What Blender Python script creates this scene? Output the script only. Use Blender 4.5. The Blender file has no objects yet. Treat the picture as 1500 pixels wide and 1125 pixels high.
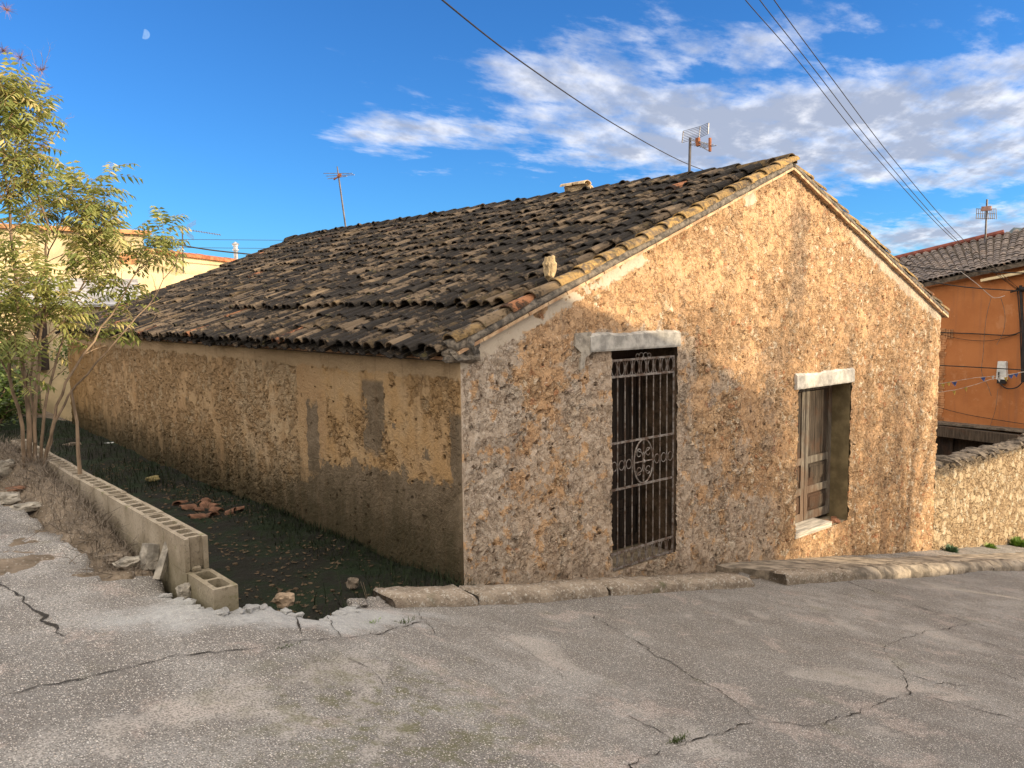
import bpy, bmesh, math, random
import numpy as np
from mathutils import Vector, Matrix, noise as mn
R = math.radians
random.seed(7)
rng = np.random.default_rng(7)
S = bpy.context.scene
col = S.collection

# ---------------------------------------------------------------- camera
cam_d = bpy.data.cameras.new('camera'); cam = bpy.data.objects.new('camera', cam_d); col.objects.link(cam)
MR = [(0.755728, -0.654787, -0.011328), (0.06902, 0.062435, 0.99566), (-0.651238, -0.75323, 0.092377)]
CAM = Vector((-4.324, -5.679, 1.6))
m = Matrix(((MR[0][0], MR[1][0], MR[2][0], CAM.x), (MR[0][1], MR[1][1], MR[2][1], CAM.y), (MR[0][2], MR[1][2], MR[2][2], CAM.z), (0, 0, 0, 1)))
cam.matrix_world = m
cam_d.sensor_width = 36; cam_d.lens = 1212.46 / 1500 * 36; cam_d.clip_end = 6000; cam_d.clip_start = .05
S.camera = cam
S.render.resolution_x = 1024; S.render.resolution_y = 768
# ---------------------------------------------------------------- sun, sky, exposure
SUN_EL, SUN_AZ = R(15), R(38)          # azimuth measured from -Y towards +X
sd = Vector((math.cos(SUN_EL) * math.sin(SUN_AZ), -math.cos(SUN_EL) * math.cos(SUN_AZ), math.sin(SUN_EL)))
sl = bpy.data.lights.new('sun', 'SUN'); sl.energy = 4.4; sl.angle = R(.6); sl.color = (1, .80, .54)
so = bpy.data.objects.new('sun', sl); col.objects.link(so); so.rotation_euler = sd.to_track_quat('Z', 'Y').to_euler(); so.location = (0, 0, 30)
S.view_settings.view_transform = 'Standard'; S.view_settings.look = 'None'; S.view_settings.gamma = 1
S.view_settings.exposure = 0.80


class NT:
    """tiny node helper"""
    def __init__(s, tree): s.t = tree; s.n = tree.nodes; s.l = tree.links
    def new(s, typ, **kw):
        n = s.n.new(typ)
        for k, v in kw.items(): setattr(n, k, v)
        return n
    def put(s, sock, v):
        if isinstance(v, bpy.types.NodeSocket): s.l.new(v, sock)
        elif v is not None:
            if sock.type == 'RGBA' and len(v) == 3: v = (*v, 1)
            sock.default_value = v
    def math(s, op, a, b=None, c=None, clamp=False):
        n = s.new('ShaderNodeMath', operation=op); n.use_clamp = clamp
        s.put(n.inputs[0], a); s.put(n.inputs[1], b)
        if c is not None: s.put(n.inputs[2], c)
        return n.outputs[0]
    def vmath(s, op, a, b=None):
        n = s.new('ShaderNodeVectorMath', operation=op); s.put(n.inputs[0], a); s.put(n.inputs[1], b)
        return n.outputs['Value'] if op in ('DOT_PRODUCT', 'LENGTH') else n.outputs[0]
    def mix(s, f, a, b, blend='MIX'):
        n = s.new('ShaderNodeMix', data_type='RGBA', blend_type=blend); n.clamp_factor = True
        s.put(n.inputs[0], f); s.put(n.inputs[6], a); s.put(n.inputs[7], b)
        return n.outputs[2]
    def noise(s, vec, scale, detail=4, rough=.55, out=0, dist=0):
        n = s.new('ShaderNodeTexNoise'); s.put(n.inputs['Vector'], vec); n.inputs['Scale'].default_value = scale
        n.inputs['Detail'].default_value = detail; n.inputs['Roughness'].default_value = rough; n.inputs['Distortion'].default_value = dist
        return n.outputs[out]
    def vor(s, vec, scale, feature='F1', out='Distance', rnd=1):
        n = s.new('ShaderNodeTexVoronoi', feature=feature); s.put(n.inputs['Vector'], vec); n.inputs['Scale'].default_value = scale
        n.inputs['Randomness'].default_value = rnd
        return n.outputs[out]
    def ramp(s, f, a, b):   # smoothstep a->b
        n = s.new('ShaderNodeMapRange', interpolation_type='SMOOTHSTEP'); s.put(n.inputs[0], f)
        s.put(n.inputs[1], a); s.put(n.inputs[2], b)
        return n.outputs[0]
    def xyz(s, v):
        n = s.new('ShaderNodeSeparateXYZ'); s.put(n.inputs[0], v); return n.outputs
    def comb(s, x, y, z):
        n = s.new('ShaderNodeCombineXYZ'); s.put(n.inputs[0], x); s.put(n.inputs[1], y); s.put(n.inputs[2], z); return n.outputs[0]
    def obj(s): return s.new('ShaderNodeTexCoord').outputs['Object']
    def geo(s): return s.new('ShaderNodeNewGeometry').outputs['Position']
    def scale(s, v, t):
        n = s.new('ShaderNodeMapping'); s.put(n.inputs[0], v); n.inputs['Scale'].default_value = t; return n.outputs[0]
    def attr(s, name):
        n = s.new('ShaderNodeAttribute'); n.attribute_name = name; return n.outputs['Color']


def mat(name, fn, rough=.9, disp=None, spec=.3, metal=0):
    mt = bpy.data.materials.new(name); mt.use_nodes = True; t = NT(mt.node_tree); t.n.clear()
    out = t.new('ShaderNodeOutputMaterial'); b = t.new('ShaderNodeBsdfPrincipled'); t.l.new(b.outputs[0], out.inputs[0])
    b.inputs['Roughness'].default_value = rough; b.inputs['Specular IOR Level'].default_value = spec; b.inputs['Metallic'].default_value = metal
    r = fn(t, b)
    c, h, dist = (r + (None, None))[:3] if isinstance(r, tuple) else (r, None, None)
    t.put(b.inputs['Base Color'], c)
    if h is not None:
        if disp:
            d = t.new('ShaderNodeDisplacement'); d.inputs['Midlevel'].default_value = disp; d.inputs['Scale'].default_value = dist
            t.put(d.inputs['Height'], h); t.l.new(d.outputs[0], out.inputs['Displacement']); mt.displacement_method = 'BOTH'
        else:
            bp = t.new('ShaderNodeBump'); bp.inputs['Distance'].default_value = dist; bp.inputs['Strength'].default_value = 1
            t.put(bp.inputs['Height'], h); t.l.new(bp.outputs[0], b.inputs['Normal'])
    return mt


def simple(name, c, var=.25, sc=6, bump=.003, rough=.85, c2=None, metal=0, stretch=(1, 1, 1)):
    def f(t, b):
        p = t.scale(t.obj(), stretch)
        n = t.noise(p, sc, 6, .62); n2 = t.noise(p, sc * 7, 3)
        a = c2 or tuple(x * (1 - var) * .7 for x in c)
        cc = t.mix(t.ramp(n, .36, .64), a, tuple(min(1, x * (1 + var * .5)) for x in c))
        cc = t.mix(t.math('MULTIPLY', n2, .35), cc, tuple(x * .55 for x in c))
        return cc, t.math('ADD', n, t.math('MULTIPLY', n2, .4)), bump
    return mat(name, f, rough=rough, metal=metal)


# ---------------------------------------------------------------- world: physical sky with cloud layer
W = bpy.data.worlds.new('World'); S.world = W; W.use_nodes = True
wt = NT(W.node_tree); wt.n.clear()
wo = wt.new('ShaderNodeOutputWorld'); bg = wt.new('ShaderNodeBackground'); wt.l.new(bg.outputs[0], wo.inputs[0])
bg.inputs[1].default_value = .15
sky = wt.new('ShaderNodeTexSky', sky_type='NISHITA'); sky.sun_disc = False
sky.sun_elevation = SUN_EL; sky.sun_rotation = math.atan2(sd.x, sd.y); sky.air_density = 1.0; sky.dust_density = .4; sky.ozone_density = 2.2; sky.altitude = 900
dirv = wt.vmath('NORMALIZE', wt.new('ShaderNodeTexCoord').outputs['Generated'])
dx, dy, dz = wt.xyz(dirv)
az = wt.math('MULTIPLY', wt.math('ARCTAN2', dy, dx), 57.2958)
el = wt.math('MULTIPLY', wt.math('ARCSINE', dz), 57.2958)
zc = wt.math('ADD', wt.math('MAXIMUM', dz, 0), .10)
pl = wt.comb(wt.math('DIVIDE', dx, zc), wt.math('DIVIDE', dy, zc), 0)
# streaks run roughly along +X+Y drift: stretch noise across
mp = wt.new('ShaderNodeMapping'); wt.put(mp.inputs[0], pl); mp.inputs['Rotation'].default_value = (0, 0, R(-62)); mp.inputs['Scale'].default_value = (1.5, 2.7, 1)
n1 = wt.noise(mp.outputs[0], 1.4, 11, .60, dist=.15)
n2 = wt.noise(mp.outputs[0], 4.2, 8, .62)
cov = None
for (a, e, sa, se, amp, tilt) in [(22, 11.2, 16, 3.6, .44, -.02), (37, 11.0, 10, 2.9, .38, 0), (57, 11.4, 10, 1.3, .34, .0), (45, 15.2, 7.5, 2.8, .38, .1), (20, 4.0, 12, 1.6, .50, 0), (17, 7.6, 7, 1.6, .26, 0), (33, 16.4, 6, 1.2, .26, .1), (-40, 14, 40, 9, .34, 0), (150, 20, 50, 9, .22, 0), (32, 7.3, 8, 1.5, .2, 0), (65, 13, 2, .5, .2, 0), (-100, 30, 60, 12, .3, 0)]:
    da = wt.math('SUBTRACT', az, a); de = wt.math('ADD', wt.math('SUBTRACT', el, e), wt.math('MULTIPLY', da, tilt))
    q = wt.math('ADD', wt.math('POWER', wt.math('DIVIDE', da, sa), 2), wt.math('POWER', wt.math('DIVIDE', de, se), 2))
    g = wt.math('MULTIPLY', wt.math('EXPONENT', wt.math('MULTIPLY', q, -1)), amp)
    cov = g if cov is None else wt.math('ADD', cov, g)
g0 = wt.math('MULTIPLY', wt.ramp(az, 62, 70), .35); cov = wt.math('SUBTRACT', cov, g0)
gx = wt.math('ADD', wt.math('POWER', wt.math('DIVIDE', wt.math('SUBTRACT', az, 26.5), 6), 2), wt.math('POWER', wt.math('DIVIDE', wt.math('SUBTRACT', el, 5.9), .8), 2))
cov = wt.math('SUBTRACT', cov, wt.math('MULTIPLY', wt.math('EXPONENT', wt.math('MULTIPLY', gx, -1)), .25))
den = wt.math('ADD', wt.math('ADD', cov, wt.math('MULTIPLY', n1, .95)), wt.math('MULTIPLY', n2, .45))
cl = wt.ramp(den, .86, 1.26)
thick = wt.ramp(wt.math('ADD', den, wt.math('MULTIPLY', wt.noise(wt.scale(mp.outputs[0], (.8, 1.7, 1)), 2.0, 8, .56), 1.1)), 1.36, 1.84)
cbright = wt.mix(thick, (4.9, 4.85, 4.95), (1.75, 1.98, 2.55))
skyc = wt.mix(1, sky.outputs[0], (.19, .47, .80), 'MULTIPLY')
skyf = wt.mix(wt.math('MULTIPLY', cl, .95), skyc, cbright)
# bright unseen cloud bank added to lift and neutralise the shade, outside the view
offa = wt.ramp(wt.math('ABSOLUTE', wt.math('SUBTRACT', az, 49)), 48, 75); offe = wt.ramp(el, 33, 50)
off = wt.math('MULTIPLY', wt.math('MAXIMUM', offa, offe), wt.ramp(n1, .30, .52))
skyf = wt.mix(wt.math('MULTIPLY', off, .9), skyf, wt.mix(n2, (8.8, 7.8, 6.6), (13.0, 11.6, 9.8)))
# day moon, half lit, low in the left of the sky
md = Vector((math.cos(R(16.52)) * math.cos(R(72.13)), math.cos(R(16.52)) * math.sin(R(72.13)), math.sin(R(16.52))))
mr = md.cross(Vector((0, 0, 1))).normalized(); mu = mr.cross(md).normalized()
mx = wt.vmath('DOT_PRODUCT', dirv, tuple(mr)); my = wt.vmath('DOT_PRODUCT', dirv, tuple(mu)); mf = wt.vmath('DOT_PRODUCT', dirv, tuple(md))
rr = wt.math('SQRT', wt.math('ADD', wt.math('POWER', mx, 2), wt.math('POWER', my, 2)))
disc = wt.ramp(rr, .0054, .0044)
term = wt.ramp(wt.math('ADD', wt.math('MULTIPLY', mx, 1), wt.math('MULTIPLY', my, -.25)), -.0022, -.0006)
front = wt.math('GREATER_THAN', mf, 0)
mm = wt.math('MULTIPLY', wt.math('MULTIPLY', disc, term), front)
skyf = wt.mix(wt.math('MULTIPLY', mm, wt.math('ADD', .25, wt.math('MULTIPLY', wt.noise(dirv, 380, 2), .6))), skyf, (1.6, 2.5, 3.9))
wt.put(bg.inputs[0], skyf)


# ---------------------------------------------------------------- mesh helpers
class MB:
    def __init__(s): s.v = []; s.f = []; s.mi = []; s.c = []; s.cur = 0; s.cc = (.5, 0, 0, 1)
    def add(s, vs, fs):
        o = len(s.v); s.v += [tuple(v) for v in vs]
        for f in fs: s.f.append(tuple(i + o for i in f)); s.mi.append(s.cur); s.c.append(s.cc)
    def box(s, a, b, jit=0):
        (x0, y0, z0), (x1, y1, z1) = a, b
        vs = [(x, y, z) for z in (z0, z1) for y in (y0, y1) for x in (x0, x1)]
        if jit: vs = [tuple(c + random.uniform(-jit, jit) for c in v) for v in vs]
        s.add(vs, [(0, 2, 3, 1), (4, 5, 7, 6), (0, 1, 5, 4), (2, 6, 7, 3), (0, 4, 6, 2), (1, 3, 7, 5)])
    def bar(s, p, q, w, h, up=(0, 0, 1)):
        p, q = Vector(p), Vector(q); d = (q - p).normalized(); u = Vector(up)
        if abs(d.dot(u)) > .98: u = Vector((0, 1, 0))
        r = d.cross(u).normalized() * w / 2; u = r.cross(d).normalized() * h / 2
        vs = [e + a * r + b * u for e in (p, q) for a, b in ((-1, -1), (1, -1), (1, 1), (-1, 1))]
        s.add(vs, [(3, 2, 1, 0), (4, 5, 6, 7), (0, 1, 5, 4), (1, 2, 6, 5), (2, 3, 7, 6), (3, 0, 4, 7)])
    def tube(s, pts, r, seg=6, cap=True):
        pts = [Vector(p) for p in pts]; n = len(pts); rs = r if isinstance(r, (list, tuple)) else [r] * n
        vs = []; prev = None
        for i, p in enumerate(pts):
            d = (pts[min(i + 1, n - 1)] - pts[max(i - 1, 0)]).normalized()
            if prev is None: prev = d.orthogonal().normalized()
            a = (prev - d * prev.dot(d)); a = a.normalized() if a.length > 1e-6 else d.orthogonal().normalized()
            b = d.cross(a); prev = a
            for k in range(seg):
                t = 2 * math.pi * k / seg; vs.append(p + (a * math.cos(t) + b * math.sin(t)) * rs[i])
        fs = [(i * seg + k, i * seg + (k + 1) % seg, (i + 1) * seg + (k + 1) % seg, (i + 1) * seg + k) for i in range(n - 1) for k in range(seg)]
        if cap: fs += [tuple(range(seg - 1, -1, -1)), tuple(range((n - 1) * seg, n * seg))]
        s.add(vs, fs)
    def rock(s, c, sz, rot=0, seg=2, rough=.25, seed=None):
        bm = bmesh.new(); bmesh.ops.create_icosphere(bm, subdivisions=seg, radius=1)
        sx, sy, szz = sz; off = Vector((random.uniform(0, 99), random.uniform(0, 99), 0)); cr, sr = math.cos(rot), math.sin(rot)
        vs = []
        for v in bm.verts:
            p = v.co.copy(); mx_ = max(abs(p.x), abs(p.y), abs(p.z)); p = p.lerp(p / mx_ * .8, .55)
            p *= 1 + rough * (mn.noise(p * 1.3 + off) + .5 * mn.noise(p * 3.1 + off))
            x, y, z = p.x * sx, p.y * sy, p.z * szz
            vs.append((c[0] + x * cr - y * sr, c[1] + x * sr + y * cr, c[2] + z))
        s.add(vs, [tuple(v.index for v in f.verts) for f in bm.faces]); bm.free()
    def build(s, name, mats, parent=None, smooth=False, colattr=True):
        me = bpy.data.meshes.new(name); me.from_pydata(s.v, [], s.f)
        mats = mats if isinstance(mats, (list, tuple)) else [mats]
        for m_ in mats: me.materials.append(m_)
        if len(mats) > 1: me.polygons.foreach_set('material_index', s.mi)
        if colattr:
            ca = me.color_attributes.new('Col', 'FLOAT_COLOR', 'CORNER')
            cnt = np.array([len(f) for f in s.f]); ca.data.foreach_set('color', np.repeat(np.array(s.c, dtype=np.float32), cnt, axis=0).ravel())
        if smooth: me.polygons.foreach_set('use_smooth', [True] * len(me.polygons))
        me.update(); o = bpy.data.objects.new(name, me); col.objects.link(o)
        if parent: o.parent = parent
        return o


def tag(o, label=None, cat=None, group=None, kind=None):
    if label: o['label'] = label
    if cat: o['category'] = cat
    if group: o['group'] = group
    if kind: o['kind'] = kind
    return o
def thing(name, loc, label, cat, group=None):
    o = bpy.data.objects.new(name, None); col.objects.link(o); o.location = loc; tag(o, label, cat, group)
    bpy.context.view_layer.update() if False else None
    return o
def attach(mb, name, mats, root, **kw):
    """mesh given in world coordinates, parented to a root empty that stands at its base"""
    o = mb.build(name, mats, root, **kw)
    off = Vector((0, 0, 0)); r = root
    while r is not None: off += r.location; r = r.parent
    o.location = -off; return o
def hnoise(x, y, s=1): return mn.noise(Vector((x * s, y * s, 3.7)))


def place(px, py, X=None, Y=None, Z=None):
    """photo pixel to a world point on the plane X=, Y= or Z= (used to measure where things stand)"""
    v = Vector((px - 750, -(py - 562.5), -1212.46)); q = Vector([sum(MR[k][i] * v[k] for k in range(3)) for i in range(3)])
    t = (X - CAM.x) / q.x if X is not None else (Y - CAM.y) / q.y if Y is not None else (Z - CAM.z) / q.z
    return CAM + q * t


# ---------------------------------------------------------------- ground height
GP = np.array([(-4.3, -5.7, 0), (-2.6, -1.2, -.05), (-3.7, -1.1, 0.02), (-3.9, -2.2, -.02), (-2.0, -1.2, -.25), (-1.27, -.84, -.53), (0, -1, -.82), (3, -.9, -1.36), (3.8, -.7, -1.5), (5, -1, -1.72), (9.5, -1.5, -2.5), (14, -1.5, -3.3), (2, -3.8, -1.12), (.2, -4.3, -.8), (-1.5, -3.5, -.46), (-2.8, -3.6, -.2), (5, -6, -1.7), (14, -8, -3.4), (22, -6, -4.8), (-8, -6, .25), (-8, 0, .3), (-5, 1, .12), (-4, 3, .2), (-8, 6, .45), (0, -9, -.9), (-3, .5, 0.02), (-2.9, 3, .1)])
def _fit(P, lam=.05):
    n = len(P); r = np.linalg.norm(P[:, None, :2] - P[None, :, :2], axis=2); A = np.zeros((n + 3, n + 3))
    A[:n, :n] = r - lam * np.eye(n); A[:n, n] = 1; A[:n, n + 1:] = P[:, :2]; A[n, :n] = 1; A[n + 1:, :n] = P[:, :2].T
    return np.linalg.solve(A, np.r_[P[:, 2], 0, 0, 0])
GW = _fit(GP)
def hz(x, y):
    x = np.asarray(x, float); y = np.asarray(y, float)
    r = np.sqrt((x[..., None] - GP[:, 0]) ** 2 + (y[..., None] - GP[:, 1]) ** 2 + .05)
    return r @ GW[:-3] + GW[-3] + GW[-2] * x + GW[-1] * y
def H(x, y): return float(hz(x, y))
def vnoise(x, y, s, seed=0):
    """vectorised value noise"""
    x = x * s + seed * 17.3; y = y * s + seed * 7.1
    xi = np.floor(x).astype(int); yi = np.floor(y).astype(int); xf = x - xi; yf = y - yi
    xf = xf * xf * (3 - 2 * xf); yf = yf * yf * (3 - 2 * yf)
    def h(a, b):
        n = (a * 374761393 + b * 668265263 + seed * 1442695) & 0x7fffffff; n = ((n ^ (n >> 13)) * 1274126177) & 0x7fffffff
        return ((n ^ (n >> 16)) & 0xffff) / 65535.
    return (h(xi, yi) * (1 - xf) + h(xi + 1, yi) * xf) * (1 - yf) + (h(xi, yi + 1) * (1 - xf) + h(xi + 1, yi + 1) * xf) * yf
def fbm(x, y, s, o=4, seed=0): return sum(vnoise(x, y, s * 2 ** i, seed + i) * .5 ** i for i in range(o)) / sum(.5 ** i for i in range(o)) - .5

def spacing(segs):
    out = [segs[0][0]]
    for a, b, d in segs:
        n = max(1, int(round((b - a) / d))); out += list(a + (b - a) * np.arange(1, n + 1) / n)
    return np.array(out)
def sheet(name, xs, ys, zf, mats, keep=None, kind='structure'):
    Xg, Yg = np.meshgrid(xs, ys, indexing='ij'); Zg = zf(Xg, Yg); nx, ny = Xg.shape
    v = np.column_stack([Xg.ravel(), Yg.ravel(), Zg.ravel()]); idx = np.arange(nx * ny).reshape(nx, ny)
    f = np.stack([idx[:-1, :-1], idx[1:, :-1], idx[1:, 1:], idx[:-1, 1:]], -1).reshape(-1, 4)
    if keep is not None:
        k = keep(Xg, Yg).ravel(); f = f[k[f].all(axis=1)]
        used = np.unique(f); re = np.full(len(v), -1); re[used] = np.arange(len(used)); v = v[used]; f = re[f]
    me = bpy.data.meshes.new(name); me.from_pydata(v.tolist(), [], f.tolist())
    for m_ in (mats if isinstance(mats, list) else [mats]): me.materials.append(m_)
    me.polygons.foreach_set('use_smooth', [True] * len(me.polygons)); me.update()
    o = bpy.data.objects.new(name, me); col.objects.link(o)
    if kind: o['kind'] = kind
    return o
def sdf_poly(px, py, poly):
    """signed distance, positive inside"""
    d = np.full(px.shape, 1e9); ins = np.zeros(px.shape, bool); n = len(poly)
    for i in range(n):
        (x0, y0), (x1, y1) = poly[i], poly[(i + 1) % n]
        ex, ey = x1 - x0, y1 - y0; wx, wy = px - x0, py - y0
        t = np.clip((wx * ex + wy * ey) / (ex * ex + ey * ey + 1e-12), 0, 1)
        d = np.minimum(d, (wx - t * ex) ** 2 + (wy - t * ey) ** 2)
        if abs(y1 - y0) > 1e-12:
            c = ((y0 > py) != (y1 > py)) & (px < (x1 - x0) * (py - y0) / (y1 - y0) + x0); ins ^= c
    d = np.sqrt(d); return np.where(ins, d, -d)

# ---------------------------------------------------------------- materials of the ground
def m_road(t, b):
    p = t.geo(); x, y, z = t.xyz(p)
    big = t.noise(p, .7, 5, .6); med = t.noise(p, 3.2, 6, .65); fine = t.noise(p, 60, 3, .6)
    base = t.mix(t.ramp(big, .38, .62), (.20, .184, .164), (.31, .289, .26))
    base = t.mix(t.ramp(med, .40, .60), base, t.mix(.6, base, (.16, .14, .12))); pk = t.ramp(t.noise(p, 1.9, 7, .7, dist=.4), .56, .62); base = t.mix(t.math('MULTIPLY', pk, .5), base, (.42, .34, .29))
    # smoother cement wash
    wash = t.ramp(t.noise(p, 1.1, 5, .6, dist=.6), .60, .66)
    base = t.mix(t.math('MULTIPLY', wash, .55), base, (.44, .395, .345))
    # aggregate
    v = t.vor(p, 120); vc = t.xyz(t.vor(p, 120, out='Color'))
    st = t.math('MULTIPLY', t.ramp(v, .40, .26), t.ramp(vc[0], .42, .55))
    v2 = t.vor(p, 66); vc2 = t.xyz(t.vor(p, 66, out='Color'))
    st2 = t.math('MULTIPLY', t.ramp(v2, .36, .22), t.ramp(vc2[0], .74, .78))
    stones = t.math('MULTIPLY', t.math('MAXIMUM', st, st2), t.math('SUBTRACT', 1, t.math('MULTIPLY', wash, .75)))
    dark = t.math('MULTIPLY', t.ramp(t.noise(p, 110, 2, .5), .56, .40), .75)
    c = t.mix(dark, base, t.mix(.8, base, (.05, .043, .036)))
    c = t.mix(t.math('MULTIPLY', stones, .95), c, t.mix(vc[1], (.78, .73, .66), (.50, .41, .33)))
    # pale lime concrete on the broken rim near the yard
    dd = t.math('SQRT', t.math('ADD', t.math('POWER', t.math('MULTIPLY', t.math('ADD', x, 2.15), .8), 2), t.math('POWER', t.math('MULTIPLY', t.math('ADD', y, 1.12), 1.9), 2)))
    rim = t.ramp(t.math('ADD', dd, t.math('MULTIPLY', t.math('SUBTRACT', med, .5), .9)), .95, .55)
    c = t.mix(t.math('MULTIPLY', rim, .6), c, t.mix(t.noise(p, 30, 3), (.20, .205, .20), (.60, .59, .56)))
    # moss
    dm = t.math('SQRT', t.math('ADD', t.math('POWER', t.math('ADD', x, 2.35), 2), t.math('POWER', t.math('ADD', y, 2.65), 2)))
    moss = t.math('MULTIPLY', t.ramp(dm, 1.1, .1), t.ramp(t.noise(p, 9, 5, .7), .46, .62))
    dk = t.ramp(t.noise(p, 2.2, 4), .62, .74)
    moss = t.math('MAXIMUM', moss, t.math('MULTIPLY', dk, .45))
    c = t.mix(t.math('MULTIPLY', t.math('MULTIPLY', moss, t.math('SUBTRACT', 1, stones)), .75), c, (.10, .095, .035))
    c = t.mix(1, c, (.95, .985, 1.04), 'MULTIPLY')
    h = t.math('ADD', t.math('MULTIPLY', t.math('MAXIMUM', stones, 0), .5), t.math('ADD', t.math('MULTIPLY', fine, .8), t.math('MULTIPLY', med, 3)))
    return c, h, .006
M_road = mat('road_aggregate_concrete', m_road, rough=.85)
M_crack = simple('crack_dirt', (.035, .03, .024), sc=30)
M_mossy = simple('moss_tuft', (.07, .10, .025), sc=60, bump=.01)
def m_dirt(t, b):
    p = t.geo(); n = t.noise(p, 3, 7, .65); n2 = t.noise(p, 25, 5, .7); v = t.vor(p, 38); vc = t.xyz(t.vor(p, 38, out='Color'))
    c = t.mix(t.ramp(n, .35, .65), (.13, .10, .07), (.24, .19, .14)); c = t.mix(t.ramp(n2, .5, .7), c, (.09, .07, .045))
    st = t.math('MULTIPLY', t.ramp(v, .35, .2), t.ramp(vc[0], .6, .7)); c = t.mix(st, c, (.42, .37, .31))
    return c, t.math('ADD', n2, t.math('MULTIPLY', st, .6)), .02
M_dirt = mat('dry_dirt', m_dirt)
def m_yard(t, b):
    p = t.geo(); x, y, z = t.xyz(p); n = t.noise(p, 2.1, 7, .65); n2 = t.noise(p, 22, 5, .7)
    c = t.mix(t.ramp(n, .38, .60), (.007, .018, .004), (.011, .011, .007)); c = t.mix(t.ramp(n2, .58, .72), c, (.035, .031, .021))  # near-black moss and earth tones also carry the trench's ambient shade
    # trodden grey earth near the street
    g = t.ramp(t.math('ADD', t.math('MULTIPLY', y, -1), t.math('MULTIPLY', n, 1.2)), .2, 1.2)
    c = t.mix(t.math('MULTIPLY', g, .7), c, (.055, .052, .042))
    return c, t.math('ADD', n2, t.math('MULTIPLY', n, 2)), .03
M_yard = mat('mossy_yard_earth', m_yard)

# ---------------------------------------------------------------- road (with broken slab rim), terrain, courtyard
EDGE = [(-3.17, 1.97), (-3.03, 1.78), (-3.03, 1.23), (-2.89, 1.03), (-3.05, .47), (-2.98, .26), (-2.96, -.13), (-3.03, -.39), (-2.88, -.40), (-2.68, -.37), (-2.77, -.74), (-2.79, -1.01), (-2.70, -1.16), (-2.60, -1.23), (-2.49, -1.15), (-2.29, -1.09), (-2.21, -1.23), (-2.18, -1.29), (-2.06, -1.30), (-1.82, -1.10), (-1.53, -.86), (-1.41, -.92), (-1.28, -.90)]
EDGE = EDGE[:-3] + [(-1.55, -.80), (-1.38, -.66), (-1.22, -.60)]
road_poly = [(-7, 2.6), (-3.6, 2.3)] + EDGE + [(0, -.5), (3.4, -.5), (5, .3), (40, .3), (40, -30), (-30, -30), (-30, 2.6)]
xs = spacing([(-30, -8, 1), (-8, -4.4, .12), (-4.4, -.6, .032), (-.6, 4, .055), (4, 12, .12), (12, 40, .8)])
ys = spacing([(-30, -8, 1), (-8, -4.2, .15), (-4.2, -2, .06), (-2, 2.6, .032)])
def road_sd(X, Y):
    e = fbm(X, Y, 9, 3, 3) * .09 + fbm(X, Y, 2.5, 2, 8) * .08
    return sdf_poly(X, Y, road_poly) + e * (Y > -1.5) * (X < 0)
def road_z(X, Y):
    z = hz(X, Y) + fbm(X, Y, .9, 3, 1) * .05 + fbm(X, Y, 6, 3, 2) * .018
    s = road_sd(X, Y); near = (X < -.8) & (Y > -2)
    z = z + np.where(near, np.clip(.22 - s, 0, .22) * .12 * fbm(X, Y, 4, 2, 5) * 4, 0)
    # broken lumps on the far left rim
    lump = np.clip((Y + .2) / .6, 0, 1) * np.clip((-2.7 - X) / .3, 0, 1)
    z = z + lump * (np.abs(fbm(X, Y, 4.5, 3, 11)) * .16 - .02)
    return np.where(s < 0, z + s * 3.2, z)
road = sheet('road', xs, ys, road_z, [M_road, M_crack], keep=lambda X, Y: road_sd(X, Y) > -.05)

def ribbon(mb, pts, w0=.010, seed=1, wob=.035):
    rnd = random.Random(seed); P = []
    for (a, b) in zip(pts[:-1], pts[1:]):
        L = math.dist(a, b); n = max(2, int(L / .03))
        for i in range(n): t = i / n; P.append((a[0] + (b[0] - a[0]) * t, a[1] + (b[1] - a[1]) * t))
    P.append(pts[-1]); Q = []
    for i, (x, y) in enumerate(P):
        k = 1 if 0 < i < len(P) - 1 else 0
        Q.append((x + k * wob * (mn.noise(Vector((x * 9, y * 9, seed))) + .6 * mn.noise(Vector((x * 31, y * 31, seed)))) , y + k * wob * (mn.noise(Vector((x * 9, y * 9, seed + 50))) + .6 * mn.noise(Vector((x * 31, y * 31, seed + 50))))))
    vs = []
    for i, (x, y) in enumerate(Q):
        a = Q[max(0, i - 1)]; c = Q[min(len(Q) - 1, i + 1)]; dx_, dy_ = c[0] - a[0], c[1] - a[1]; L = math.hypot(dx_, dy_) + 1e-6
        w = w0 * (.15 + 1.9 * abs(mn.noise(Vector((x * 6, y * 6, seed + 9))))) * min(1, .25 + i / 4, .25 + (len(Q) - 1 - i) / 4)
        for s_ in (-1, 1):
            X_, Y_ = x - dy_ / L * w * s_ * .5, y + dx_ / L * w * s_ * .5; vs.append((X_, Y_))
    A = np.array(vs); Z = road_z(A[:, 0], A[:, 1]) + .005
    vs = [(a[0], a[1], z) for a, z in zip(vs, Z)]
    mb.add(vs, [(2 * i, 2 * i + 1, 2 * i + 3, 2 * i + 2) for i in range(len(Q) - 1)])
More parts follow.
